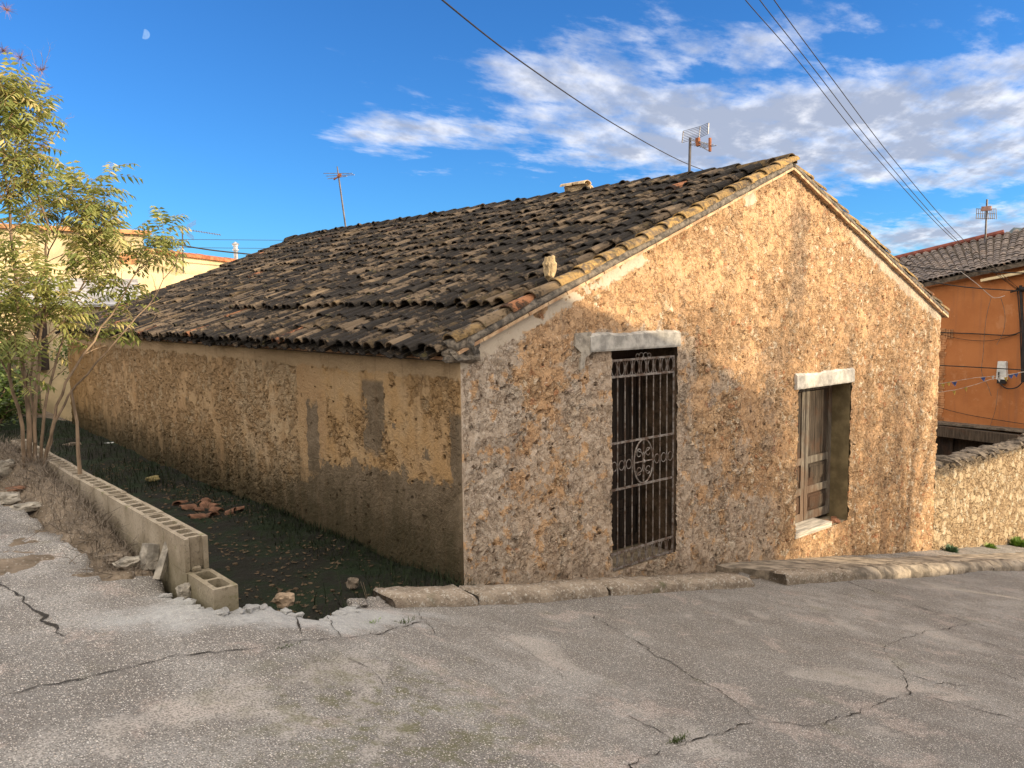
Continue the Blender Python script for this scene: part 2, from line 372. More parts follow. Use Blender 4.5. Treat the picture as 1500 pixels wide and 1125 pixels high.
CR = dict(A=[(-3.51, -.13), (-3.48, -.41), (-3.47, -.64), (-3.44, -.84), (-3.41, -1.21)], B=[(-3.77, -1.72), (-3.61, -1.68), (-3.38, -1.74), (-3.23, -1.73), (-3.18, -1.71), (-2.94, -1.71), (-2.77, -1.75), (-2.53, -1.74), (-2.12, -1.64), (-1.74, -1.53), (-1.29, -1.24)],
  C=[(.4, -1.16), (.25, -1.48), (.17, -1.79), (-.02, -2.17), (-.1, -2.46), (-.25, -2.83), (-.34, -3.03), (-.46, -3.25)], D=[(-.46, -3.25), (-.36, -3.35), (-.27, -3.47), (.15, -3.45), (.62, -3.43), (1.07, -3.4), (1.57, -3.16)], E=[(1.57, -3.16), (1.55, -3.38), (1.73, -3.54)], E2=[(1.07, -3.44), (1.19, -3.65), (1.21, -3.85), (1.27, -4.03)],
  F=[(-.46, -3.25), (-.87, -3.31), (-1.22, -3.32), (-1.57, -3.36), (-2.2, -3.5)], G=[(5.03, -.92), (4.66, -1.63), (4.46, -2.42), (4.45, -3.05)], H=[(3.37, -2.71), (3.47, -2.97), (3.46, -3.19)], I=[(-2.25, -1.91), (-2.21, -2.08), (-2.23, -2.25), (-2.25, -2.37)], J=[(-.76, -1.15), (-.97, -1.97), (-1.16, -2.57), (-1.12, -2.79)],
  K=[(-2.22, -1.3), (-2.34, -1.6)], L=[(-2.01, -1.28), (-2.13, -1.65)], M=[(-1.14, -.93), (-1.43, -1.59)], N=[(-1.22, -3.32), (-1.23, -3.11), (-1.2, -2.96)], O=[(2.54, -3.35), (2.33, -3.7)], P=[(1.57, -3.16), (2.2, -2.7), (3.3, -2.6), (4.4, -2.6)])
WD = dict(A=.022, B=.009, C=.010, D=.008, E=.008, E2=.009, G=.012, K=.016, L=.012, J=.004, I=.005, P=.007, H=.010)
mb = MB(); mb.cur = 1
for i, (k, p) in enumerate(CR.items()): ribbon(mb, p, WD.get(k, .010), i + 3)
cr = mb.build('crack', [M_road, M_crack]); tag(cr, kind='structure'); cr.parent = road
mb = MB(); rnd_ = random.Random(4)
for (a_, b2_) in zip(EDGE[10:-1], EDGE[11:]):
    L_ = math.dist(a_, b2_)
    for q_ in range(max(1, int(L_ / .085))):
        f_ = (q_ + rnd_.random()) / max(1, int(L_ / .085)); X_ = a_[0] + (b2_[0] - a_[0]) * f_ + rnd_.uniform(-.02, .02); Y_ = a_[1] + (b2_[1] - a_[1]) * f_ - rnd_.uniform(0, .05); sz_ = rnd_.uniform(.035, .085)
        mb.rock((X_, Y_, H(X_, Y_) - sz_ * .28), (sz_, sz_ * rnd_.uniform(.6, 1), sz_ * rnd_.uniform(.35, .6)), rnd_.random() * 3, seg=3, rough=.45)
o = mb.build('broken_edge', M_road, road, smooth=False, colattr=False); tag(o, kind='structure')
PLAN = (-2.52, 0)  # yard between block wall and house
def terr_z(X, Y):
    z = hz(X, Y) - .17 + fbm(X, Y, 2, 4, 6) * .10
    edge = .10
    yard = np.clip((X + 2.60) / edge, 0, 1) * np.clip((Y + 1.25) / .2, 0, 1) * np.clip((14.2 - Y) / .5, 0, 1) * np.clip((.25 - X) / .1, 0, 1)
    yz = -.87 + fbm(X, Y, 1.3, 4, 4) * .10 + fbm(X, Y, 8, 3, 14) * .03 + np.clip((Y - 8) / 6, 0, 1) * .12
    left = np.clip((-2.62 - X) / .1, 0, 1)
    lz = np.where(Y > -.4, hz(X, Y) + fbm(X, Y, 3, 4, 9) * .10 - .03 + (.05 + .17 * np.clip((Y + .1) / 1.6, 0, 1)) * np.clip((X + 3.0) / .2, 0, 1), z)
    z = z * (1 - left) + lz * left
    z = z * (1 - yard) + yz * yard
    far = (X > .2) & (Y > -.3); z = np.where(far, np.minimum(z, -1.1 - .19 * X), z)
    return z
xs = spacing([(-60, -8, 3), (-8, -4, .25), (-4, -2.75, .05), (-2.75, -2.45, .025), (-2.45, .4, .05), (.4, 12, .6), (12, 70, 3)])
ys = spacing([(-50, -2, 2), (-2, -.9, .06), (-.9, 5, .05), (5, 15, .12), (15, 90, 3)])
terrain = sheet('ground', xs, ys, terr_z, M_dirt, keep=lambda X, Y: ~((X > -2.585) & (X < .1) & (Y > -1.3) & (Y < 14.3)))
xs2 = spacing([(-2.62, .12, .035)]); ys2 = spacing([(-1.4, 5, .035), (5, 14.4, .1)])
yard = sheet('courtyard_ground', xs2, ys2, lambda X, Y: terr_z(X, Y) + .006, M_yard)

# ---------------------------------------------------------------- stone house
def m_facade(t, b):
    p = t.obj(); x, y, z = t.xyz(p)
    n = t.new('ShaderNodeVectorMath', operation='SCALE'); t.put(n.inputs[0], t.noise(p, 9, 4, .6, out=1)); n.inputs['Scale'].default_value = .16
    wp = t.vmath('ADD', p, n.outputs[0])
    big = t.noise(p, .9, 5, .62); med = t.noise(p, 4.2, 6, .65); fin = t.noise(p, 15, 6, .70); pit2 = t.noise(p, 34, 5, .72); mic = t.noise(p, 80, 3, .65)
    lump = t.noise(t.scale(p, (1.1, 1, .9)), 7, 3, .5)
    wob = t.math('MULTIPLY', t.math('SUBTRACT', t.noise(p, 2.6, 6, .66), .5), 1.5); wob2 = t.math('MULTIPLY', t.math('SUBTRACT', t.noise(p, 6.5, 6, .68), .5), 1.3)
    # ragged coat of clay render left over the rubble
    cn = t.math('SUBTRACT', t.noise(p, 1.9, 9, .70), t.math('MULTIPLY', t.math('SUBTRACT', x, 3), .012))
    coat = t.ramp(cn, .475, .492); coat2 = t.ramp(cn, .56, .575)
    # rubble in two sizes
    e = t.vor(wp, 7.0, 'DISTANCE_TO_EDGE'); cc = t.xyz(t.vor(wp, 7.0, out='Color'))
    e2 = t.vor(wp, 17, 'DISTANCE_TO_EDGE'); c2 = t.xyz(t.vor(wp, 17, out='Color')); v3 = t.vor(wp, 33); c3 = t.xyz(t.vor(wp, 33, out='Color'))
    bigst = t.ramp(cc[0], .58, .62)                      # only some cells are large stones, the rest small packing
    ed = t.mix(bigst, e2, e); ed = t.xyz(ed)[0]
    rub = t.mix(cc[1], (.60, .44, .285), (.70, .53, .35)); sm = t.mix(c2[1], (.52, .365, .225), (.68, .515, .345)); rub = t.mix(bigst, sm, rub)
    rub = t.mix(t.ramp(c2[2], .86, .90), rub, (.80, .72, .58)); rub = t.mix(t.math('MULTIPLY', t.ramp(c2[0], .93, .96), .8), rub, (.52, .27, .15)); rub = t.mix(t.ramp(med, .56, .72), rub, (.48, .42, .34))
    gap = t.ramp(ed, .045, .0); rub = t.mix(t.math('MULTIPLY', gap, .55), rub, (.22, .14, .085))
    clay = t.mix(t.ramp(big, .36, .64), (.56, .385, .235), (.68, .49, .31)); clay = t.mix(t.math('MULTIPLY', t.ramp(med, .48, .70), .7), clay, (.50, .325, .19)); clay = t.mix(t.math('MULTIPLY', t.ramp(fin, .56, .72), .5), clay, (.74, .58, .40))
    c = t.mix(coat, rub, clay); c = t.mix(t.math('MULTIPLY', coat2, .7), c, (.62, .46, .31))
    shard = t.math('MULTIPLY', t.ramp(t.math('ADD', c3[0], t.math('MULTIPLY', t.math('SUBTRACT', big, .5), .3)), .80, .83), t.ramp(v3, .42, .30)); c = t.mix(t.math('MULTIPLY', shard, .85), c, t.mix(c3[2], (.84, .76, .62), (.66, .50, .33)))
    c = t.mix(1, c, (.96, .87, .785), 'MULTIPLY')
    # grey cement: corner strip, round the barred door, low band, scattered patches
    corner = t.ramp(t.math('ADD', x, wob), .72, .64)
    jamb = t.math('MULTIPLY', t.ramp(t.math('ADD', x, wob), 1.20, 1.30), t.ramp(t.math('ADD', x, t.math('MULTIPLY', wob, .5)), 3.4, 3.25)); jamb = t.math('MULTIPLY', jamb, t.ramp(t.math('ADD', z, wob2), 1.35, 1.25))
    gl = t.math('ADD', z, t.math('MULTIPLY', x, .14))
    low = t.math('MULTIPLY', t.ramp(t.math('ADD', gl, wob2), -.05, -.20), t.ramp(t.math('ADD', x, wob), 5.4, 4.6))
    patch = t.math('MULTIPLY', t.ramp(t.noise(p, 1.7, 7, .70), .525, .54), t.math('MULTIPLY', t.ramp(x, 6.0, 3.5), t.ramp(z, 1.4, .6)))
    grey = t.math('MULTIPLY', t.math('MAXIMUM', t.math('MAXIMUM', corner, t.math('MULTIPLY', jamb, .85)), t.math('MAXIMUM', t.math('MULTIPLY', low, .8), t.math('MULTIPLY', patch, .8))), t.ramp(t.noise(p, 5, 5, .65), .40, .45))
    gc = t.mix(t.ramp(med, .36, .64), (.40, .345, .285), (.56, .495, .42)); gc = t.mix(t.ramp(fin, .52, .66), gc, (.66, .61, .54)); gc = t.mix(t.math('MULTIPLY', t.ramp(fin, .42, .32), .6), gc, (.20, .17, .14))
    c = t.mix(t.math('MULTIPLY', grey, .82), c, gc)
    # smooth cement fillet under the tiles
    rake = t.math('MULTIPLY', t.ramp(t.math('ADD', t.math('SUBTRACT', t.math('ADD', 1.22, t.math('MULTIPLY', x, .392)), z), t.math('MULTIPLY', wob2, .25)), .16, .13), t.math('MULTIPLY', t.ramp(x, 5.1, 4.6), t.ramp(t.math('SUBTRACT', t.noise(p, 1.9, 4, .6), t.math('MULTIPLY', x, .045)), .40, .42)))
    rk2 = t.math('MULTIPLY', t.ramp(t.math('ADD', t.math('SUBTRACT', t.math('ADD', 5.31, t.math('MULTIPLY', x, -.397)), z), t.math('MULTIPLY', wob2, .3)), .17, .13), t.math('MULTIPLY', t.ramp(x, 6.4, 7.2), .85))
    smooth = t.math('MAXIMUM', rake, rk2); c = t.mix(smooth, c, t.mix(t.noise(p, 8, 4), (.48, .41, .32), (.58, .51, .42)))
    # old weather stains
    stv = t.noise(t.scale(p, (1.8, 1, .8)), 1.5, 6, .68); stain = t.math('MULTIPLY', t.ramp(stv, .56, .64), .42); c = t.mix(stain, c, (.24, .19, .15))
    ap = t.math('MULTIPLY', t.ramp(t.math('ABSOLUTE', t.math('SUBTRACT', t.math('ADD', x, t.math('MULTIPLY', wob, .35)), 5.45)), .26, .12), t.math('MULTIPLY', t.ramp(z, 1.2, 1.8), t.ramp(z, 3.0, 2.7)))
    c = t.mix(t.math('MULTIPLY', ap, .5), c, (.22, .18, .15))
    base_st = t.math('MULTIPLY', t.ramp(t.math('ADD', t.math('ADD', z, t.math('MULTIPLY', x, .18)), t.math('MULTIPLY', wob2, .3)), -.55, -.95), .45); c = t.mix(base_st, c, (.22, .175, .13))
    hv = t.vor(wp, 13); hvc = t.xyz(t.vor(wp, 13, out='Color')); hole = t.math('MULTIPLY', t.math('MULTIPLY', t.ramp(hvc[1], .86, .89), t.ramp(hv, .34, .18)), t.math('SUBTRACT', 1, smooth))
    crk = t.math('MULTIPLY', t.ramp(t.math('ABSOLUTE', t.math('SUBTRACT', t.noise(p, 5.5, 7, .72), .5)), .014, .003), t.math('SUBTRACT', 1, smooth))
    c = t.mix(t.math('MULTIPLY', hole, .8), c, (.10, .06, .04)); c = t.mix(t.math('MULTIPLY', crk, .7), c, (.16, .095, .055))
    c = t.mix(t.math('MULTIPLY', t.ramp(pit2, .42, .32), .42), c, (.24, .16, .10)); c = t.mix(t.math('MULTIPLY', t.ramp(pit2, .60, .70), .35), c, (.80, .68, .52))
    c = t.mix(t.math('MULTIPLY', mic, .22), c, t.mix(.5, c, (.30, .23, .17)))
    nc = t.math('SUBTRACT', 1, coat)
    h = t.math('ADD', t.math('MULTIPLY', t.math('MULTIPLY', t.ramp(ed, 0, .10), nc), .30), t.math('MULTIPLY', coat, .34))
    h = t.math('ADD', h, t.math('MULTIPLY', t.math('MULTIPLY', c2[2], nc), .16))
    h = t.math('ADD', h, t.math('MULTIPLY', t.math('SUBTRACT', fin, .5), t.math('ADD', .34, t.math('MULTIPLY', t.math('MULTIPLY', nc, .70), t.math('SUBTRACT', 1, t.math('MULTIPLY', grey, .6))))))
    h = t.math('ADD', h, t.math('ADD', t.math('MULTIPLY', t.math('SUBTRACT', lump, .5), .95), t.math('MULTIPLY', t.math('SUBTRACT', pit2, .5), .35)))
    h = t.math('ADD', h, t.math('ADD', t.math('MULTIPLY', shard, .20), t.math('ADD', t.math('MULTIPLY', hole, -.5), t.math('ADD', t.math('MULTIPLY', crk, -.14), t.math('MULTIPLY', mic, .06)))))
    h = t.math('ADD', h, t.math('ADD', .20, t.math('ADD', t.math('MULTIPLY', coat2, .12), t.math('MULTIPLY', t.math('MULTIPLY', t.math('MULTIPLY', cc[2], bigst), nc), .30))))
    h = t.math('ADD', t.math('MULTIPLY', h, t.math('SUBTRACT', 1, t.math('MULTIPLY', smooth, .85))), t.math('MULTIPLY', smooth, .55))
    cz = t.ramp(x, .0, .05); h = t.math('ADD', t.math('MULTIPLY', h, cz), t.math('MULTIPLY', t.math('SUBTRACT', 1, cz), .55))
    return c, h, .057
M_fac = mat('rough_rubble_clay_render', m_facade, disp=.55, rough=.95, spec=.1)

def m_side(t, b):
    p = t.obj(); x, y, z = t.xyz(p)
    n = t.new('ShaderNodeVectorMath', operation='SCALE'); t.put(n.inputs[0], t.noise(p, 9, 4, .6, out=1)); n.inputs['Scale'].default_value = .15
    wp = t.vmath('ADD', p, n.outputs[0]); med = t.noise(p, 4.2, 6, .65); big = t.noise(p, .8, 5, .62); fin = t.noise(p, 17, 6, .70); pitn = t.noise(p, 36, 4, .7); mic = t.noise(p, 80, 3, .65)
    wob = t.math('MULTIPLY', t.math('SUBTRACT', t.noise(p, 2.3, 8, .70), .5), 1.4); wob2 = t.math('MULTIPLY', t.math('SUBTRACT', t.noise(p, 8, 6, .70), .5), 1.0)
    e = t.vor(wp, 10, 'DISTANCE_TO_EDGE'); cc = t.xyz(t.vor(wp, 10, out='Color'))
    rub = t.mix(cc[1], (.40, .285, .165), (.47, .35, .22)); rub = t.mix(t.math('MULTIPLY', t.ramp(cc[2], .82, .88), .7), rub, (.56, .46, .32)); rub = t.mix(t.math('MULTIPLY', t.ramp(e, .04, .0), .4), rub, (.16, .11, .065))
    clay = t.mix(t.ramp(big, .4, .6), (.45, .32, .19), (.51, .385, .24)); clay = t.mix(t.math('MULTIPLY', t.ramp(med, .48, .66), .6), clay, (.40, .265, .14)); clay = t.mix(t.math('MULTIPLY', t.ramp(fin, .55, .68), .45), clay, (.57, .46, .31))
    cn = t.noise(p, 1.7, 9, .72); coat = t.math('MAXIMUM', t.ramp(t.math('SUBTRACT', cn, t.math('MULTIPLY', t.ramp(y, 2.8, 3.6), .06)), .475, .495), t.math('MULTIPLY', t.ramp(y, 2.40, 2.44), t.ramp(y, 3.12, 3.08)))
    c = t.mix(coat, rub, clay)
    pale = t.math('MULTIPLY', t.ramp(t.math('ADD', y, t.math('MULTIPLY', wob, .4)), 3.1, 3.2), t.ramp(t.math('ADD', y, wob), 5.2, 4.6)); c = t.mix(t.math('MULTIPLY', t.math('MULTIPLY', pale, t.ramp(med, .40, .56)), .6), c, (.60, .50, .36))
    c = t.mix(t.math('MULTIPLY', t.ramp(t.math('ADD', y, wob), 10, 13), .6), c, (.40, .25, .10))
    near = t.ramp(t.math('ADD', y, t.math('MULTIPLY', wob, .2)), 2.55, 2.40); c = t.mix(t.math('MULTIPLY', near, t.math('MULTIPLY', t.ramp(med, .35, .6), .5)), c, (.52, .35, .17))
    # grey-brown cement patches with ragged edges
    gp = t.math('MULTIPLY', t.ramp(t.math('ADD', t.noise(p, 1.5, 9, .72), t.math('MULTIPLY', z, -.18)), .575, .59), t.ramp(y, 3.4, 2.8))
    lim = t.math('ADD', .02, t.math('MULTIPLY', t.ramp(y, 1.6, 3.6), -.45)); lower = t.ramp(t.math('SUBTRACT', t.math('ADD', z, t.math('MULTIPLY', t.math('ADD', wob, wob2), .5)), lim), .015, -.015); lower = t.math('MULTIPLY', lower, t.ramp(y, 4.5, 2.8))
    rag = t.math('ADD', t.math('MULTIPLY', wob, .14), t.math('MULTIPLY', wob2, .16))
    strp = t.math('MULTIPLY', t.math('MULTIPLY', t.ramp(t.math('ABSOLUTE', t.math('ADD', t.math('SUBTRACT', y, 2.75), rag)), .15, .13), t.ramp(t.math('ADD', z, t.math('MULTIPLY', rag, 2)), .60, .54)), t.ramp(t.math('ADD', z, rag), -.3, -.2))
    edg = t.math('MULTIPLY', t.ramp(t.math('ADD', y, t.math('MULTIPLY', rag, 1.8)), .17, .15), t.ramp(t.math('ADD', z, rag), .70, .60))
    up = t.math('MULTIPLY', t.ramp(t.math('ADD', t.math('ABSOLUTE', t.math('ADD', t.math('SUBTRACT', y, 1.45), t.math('MULTIPLY', rag, 1.5))), t.math('ABSOLUTE', t.math('MULTIPLY', rag, 3))), .23, .21), t.math('MULTIPLY', t.ramp(z, .92, .86), t.ramp(t.math('ADD', z, t.math('MULTIPLY', rag, 2)), .1, .2)))
    g2 = t.math('MAXIMUM', t.math('MAXIMUM', gp, lower), t.math('MAXIMUM', t.math('MAXIMUM', strp, edg), up))
    gcol = t.mix(t.ramp(med, .36, .64), (.135, .115, .088), (.225, .195, .155)); gcol = t.mix(t.math('MULTIPLY', t.ramp(fin, .56, .7), .5), gcol, (.33, .28, .21))
    c = t.mix(t.math('MULTIPLY', g2, .9), c, gcol)
    # damp rising from the yard plus painted ambient shade at the foot, streaked
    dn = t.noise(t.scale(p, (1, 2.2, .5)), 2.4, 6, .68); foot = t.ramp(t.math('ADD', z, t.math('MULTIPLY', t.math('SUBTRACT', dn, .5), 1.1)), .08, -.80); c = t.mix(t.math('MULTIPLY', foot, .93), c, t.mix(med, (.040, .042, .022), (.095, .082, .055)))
    band = t.ramp(t.math('ADD', z, t.math('ADD', t.math('MULTIPLY', wob, .12), t.math('MULTIPLY', wob2, .16))), .965, .985)
    c = t.mix(band, c, t.mix(t.noise(t.scale(p, (1, .6, 3)), 5, 4), (.42, .32, .205), (.52, .42, .29)))
    str_ = t.ramp(t.noise(t.scale(p, (1, 3.2, .3)), 2.2, 5, .65), .54, .70); c = t.mix(t.math('MULTIPLY', str_, .35), c, (.17, .12, .075))
    nb_ = t.math('SUBTRACT', 1, band); hv = t.vor(wp, 15); hvc = t.xyz(t.vor(wp, 15, out='Color')); hole = t.math('MULTIPLY', t.math('MULTIPLY', t.ramp(hvc[1], .84, .88), t.ramp(hv, .36, .16)), nb_)
    c = t.mix(t.math('MULTIPLY', hole, .75), c, (.06, .04, .025)); c = t.mix(t.math('MULTIPLY', t.math('MULTIPLY', t.ramp(pitn, .42, .32), nb_), .5), c, (.15, .10, .06)); c = t.mix(t.math('MULTIPLY', mic, .25), c, t.mix(.5, c, (.2, .15, .1)))
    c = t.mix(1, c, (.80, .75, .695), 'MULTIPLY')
    nc = t.math('MULTIPLY', t.math('SUBTRACT', 1, coat), t.math('SUBTRACT', 1, t.math('MULTIPLY', g2, .8))); rn = t.math('MULTIPLY', nc, nb_)
    h = t.math('ADD', t.math('MULTIPLY', t.math('MULTIPLY', t.ramp(e, 0, .12), rn), .35), t.math('MULTIPLY', t.math('MAXIMUM', coat, t.math('MAXIMUM', g2, band)), .36))
    h = t.math('ADD', h, t.math('ADD', t.math('MULTIPLY', t.math('SUBTRACT', fin, .5), t.math('ADD', .38, t.math('MULTIPLY', rn, .9))), t.math('MULTIPLY', t.math('SUBTRACT', med, .5), .6)))
    h = t.math('ADD', h, t.math('ADD', t.math('MULTIPLY', t.math('SUBTRACT', pitn, .5), .3), t.math('ADD', t.math('MULTIPLY', hole, -.5), .22)))
    cz = t.ramp(y, .0, .05); h = t.math('ADD', t.math('MULTIPLY', h, cz), t.math('MULTIPLY', t.math('SUBTRACT', 1, cz), .55))
    return c, h, .062
M_side = mat('side_wall_rubble', m_side, disp=.55, rough=.95, spec=.1)

def m_stone(t, b):   # yard wall rubble
    p = t.obj(); n = t.new('ShaderNodeVectorMath', operation='SCALE'); t.put(n.inputs[0], t.noise(p, 7, 5, .65, out=1)); n.inputs['Scale'].default_value = .20
    wp = t.vmath('ADD', p, n.outputs[0]); e = t.vor(wp, 6, 'DISTANCE_TO_EDGE'); cc = t.xyz(t.vor(wp, 6, out='Color')); e2 = t.vor(wp, 14, 'DISTANCE_TO_EDGE'); c2 = t.xyz(t.vor(wp, 14, out='Color'))
    fin = t.noise(p, 20, 6, .70); med = t.noise(p, 3, 6, .65); st = t.ramp(cc[0], .50, .54); ed = t.xyz(t.mix(st, e2, e))[0]
    c = t.mix(st, t.mix(c2[1], (.34, .24, .145), (.47, .36, .23)), t.mix(cc[1], (.40, .30, .19), (.50, .40, .27))); c = t.mix(t.ramp(c2[2], .88, .92), c, (.56, .49, .37)); c = t.mix(t.ramp(ed, .05, .0), c, (.13, .085, .05)); c = t.mix(t.math('MULTIPLY', t.ramp(fin, .44, .34), .6), c, (.15, .10, .06))
    c = t.mix(t.math('MULTIPLY', t.ramp(med, .5, .62), .5), c, (.33, .24, .15)); zz = t.xyz(p)[2]; top = t.ramp(t.math('ADD', zz, t.math('MULTIPLY', med, .4)), -1.22, -1.06); c = t.mix(t.math('MULTIPLY', top, .75), c, (.10, .085, .07))
    return c, t.math('ADD', t.math('MULTIPLY', t.ramp(ed, 0, .10), .55), t.math('ADD', t.math('MULTIPLY', fin, .7), t.math('MULTIPLY', t.math('SUBTRACT', med, .5), .8))), .06
M_stone = mat('rubble_stone', m_stone, disp=.5, rough=.95, spec=.1)

def roofz(X): return 1.22 + .392 * X if X < 5.2 else 3.258 - .397 * (X - 5.2)
def wallgrid(name, us, zs_fn, holes, plane, m_, parent, flip=False, nz=.02):
    """grid wall: us = coordinates along, zs_fn(u)->(bottom, top); holes=[(u0,u1,z0,z1)]; plane(u,z)->xyz"""
    zmin = min(zs_fn(u)[0] for u in us); zmax = max(zs_fn(u)[1] for u in us)
    cuts = sorted({zmin, zmax, *[h[2] for h in holes], *[h[3] for h in holes]})
    zl = spacing([(a, b_, nz) for a, b_ in zip(cuts[:-1], cuts[1:])])
    vid = {}; v = []; f = []
    tops = [zs_fn(u)[1] for u in us]
    def V(i, j):
        z = min(zl[j], tops[i]); k = (i, j)
        if k not in vid: vid[k] = len(v); v.append(plane(us[i], z))
        return vid[k]
    for i in range(len(us) - 1):
        uc = (us[i] + us[i + 1]) / 2; bot = zs_fn(uc)[0]; tp = max(tops[i], tops[i + 1])
        for j in range(len(zl) - 1):
            zc_ = (zl[j] + zl[j + 1]) / 2
            if zl[j + 1] < bot or zl[j] > tp: continue
            if min(zl[j], tops[i]) >= min(zl[j + 1], tops[i]) - 1e-5 and min(zl[j], tops[i + 1]) >= min(zl[j + 1], tops[i + 1]) - 1e-5: continue
            if any(h[0] < uc < h[1] and h[2] < zc_ < h[3] for h in holes): continue
            q = (V(i, j), V(i + 1, j), V(i + 1, j + 1), V(i, j + 1)); f.append(q[::-1] if flip else q)
    me = bpy.data.meshes.new(name); me.from_pydata(v, [], f); me.materials.append(m_); me.polygons.foreach_set('use_smooth', [True] * len(f)); me.update()
    o = bpy.data.objects.new(name, me); col.objects.link(o); o.parent = parent; o.location = -parent.location; return o

house = thing('stone_house', (4.9, 6.8, -2.0), 'low old house of rough ochre rubble with tiled gable roof at the street corner', 'house')
D1 = (1.93, 2.99, -1.16, 1.155); D2 = (5.52, 6.93, -1.50, .50)
us = spacing([(0, D1[0], .0175), (D1[0], D1[1], .0177), (D1[1], D2[0], .0177), (D2[0], D2[1], .02), (D2[1], 9.88, .02)])
fw = wallgrid('front_wall', us, lambda u: (-1.15 - .2 * u, roofz(u)), [D1, D2], lambda u, z: (u, 0, z), M_fac, house, nz=.0175)
us = spacing([(0, 4, .02), (4, 13.6, .032)])
sw = wallgrid('side_wall', us, lambda u: (-1.15, 1.2), [], lambda u, z: (0, u, z), M_side, house, flip=True, nz=.022)
mb = MB()  # hidden far walls
mb.box((9.6, .3, -4.5), (9.875, 13.6, 1.36)); bw = attach(mb, 'back_wall', M_stone, house)
mb = MB(); P5 = [(0.03, 1.2), (5.2, 3.22), (9.85, 1.37), (9.85, -4), (0.03, -1.2)]
mb.add([(x, 13.6, z) for x, z in P5] + [(x, 13.35, z) for x, z in P5], [(0, 1, 2, 3, 4), (9, 8, 7, 6, 5), (0, 5, 6, 1), (1, 6, 7, 2), (2, 7, 8, 3), (3, 8, 9, 4), (4, 9, 5, 0)])
attach(mb, 'rear_gable_wall', M_stone, house)
M_dark = simple('interior_dark_plaster', (.10, .08, .06), sc=3)
# reveals (thick jambs, head, sill) of the two openings
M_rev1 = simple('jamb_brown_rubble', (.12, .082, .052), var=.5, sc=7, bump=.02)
M_rev2 = simple('jamb_ochre_plaster', (.25, .20, .11), var=.2, sc=4, bump=.006)
M_sillr = simple('old_threshold_stone', (.36, .29, .2), sc=8, bump=.015)
def reveal(D, dep, mj, zb2, nm):
    x0, x1, z0, z1 = D; mb = MB()
    mb.box((x1, .012, z0 - .02), (x1 + .02, dep, z1 + .02)); mb.box((x1 + .0203, .075, z0 - .1), (x1 + .30, dep - .003, z1 + .1)); mb.box((x0 - .02, .012, z0 - .02), (x0, dep, z1 + .02)); mb.box((x0 - .30, .075, z0 - .1), (x0 - .0203, dep - .003, z1 + .1))
    mb.box((x0 - .02, .016, z1 + .0203), (x1 + .02, dep + .003, z1 + .06)); mb.box((x0 - .3, .08, z1 + .1003), (x1 + .3, dep, z1 + .3)); o = attach(mb, nm, mj, house)
    mb = MB(); mb.box((x0, .035, z0 - .5), (x1, dep + .3, z0)); attach(mb, 'threshold', M_sillr, house)
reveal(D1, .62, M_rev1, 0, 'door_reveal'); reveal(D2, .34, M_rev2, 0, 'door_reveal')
# room behind: dark box
mb = MB(); mb.box((.3, .65, -2.4), (9.5, .72, 1.18)); mb.v = [v for v in mb.v]
# lintels
M_lint = simple('pale_concrete', (.50, .48, .44), var=.2, sc=9, bump=.006, rough=.8)
M_lint2 = simple('white_limed_plaster', (.66, .63, .57), var=.12, sc=9, bump=.006, rough=.8)
def lintel(x0, x1, zb, zt, m_, ys_=-.035, tilt=0):
    us_ = np.linspace(x0, x1, 60); mb = MB(); vs = []
    for u in us_:
        k = (u - x0) / (x1 - x0); t_ = zt + .014 * mn.noise(Vector((u * 3.1, 0, zb))) + .010 * mn.noise(Vector((u * 11, 3, zb))) + .008 * mn.noise(Vector((u * 29, 3, zb))); bo = zb + tilt * k
        e_ = .006 * mn.noise(Vector((u * 9, 7, 0)))
        vs += [(u, .25, bo), (u, ys_ + e_, bo), (u, ys_ - .006 + e_, bo + .02), (u, ys_ - .004 + e_, t_ - .03), (u, ys_ + .018, t_ - .008), (u, ys_ + .05, t_ + .004)]
    fs = [(i * 6 + k, i * 6 + k + 1, i * 6 + k + 7, i * 6 + k + 6) for i in range(59) for k in range(5)] + [tuple(range(5, -1, -1)), tuple(59 * 6 + k for k in range(6))]
    mb.add(vs, [f[::-1] for f in fs]); o = attach(mb, 'lintel', m_, house, smooth=False); return o
lintel(1.58, 3.0, 1.15, 1.335, M_lint); lintel(5.42, 6.95, .495, .70, M_lint2)
# ragged plaster left of first lintel
mb = MB(); pts = [(1.38, 1.34), (1.60, 1.35), (1.60, 1.14), (1.52, 1.10), (1.50, 1.00), (1.44, .98), (1.46, 1.15), (1.37, 1.22)]
mb.add([(x, -.030, z) for x, z in pts] + [(x * 1.0, .0, z) for x, z in pts], [tuple(range(7, -1, -1))] + [(i, (i + 1) % 8, 8 + (i + 1) % 8, 8 + i) for i in range(8)])
attach(mb, 'plaster_patch', simple('grey_plaster_patch', (.42, .38, .32), sc=12, bump=.01), house)

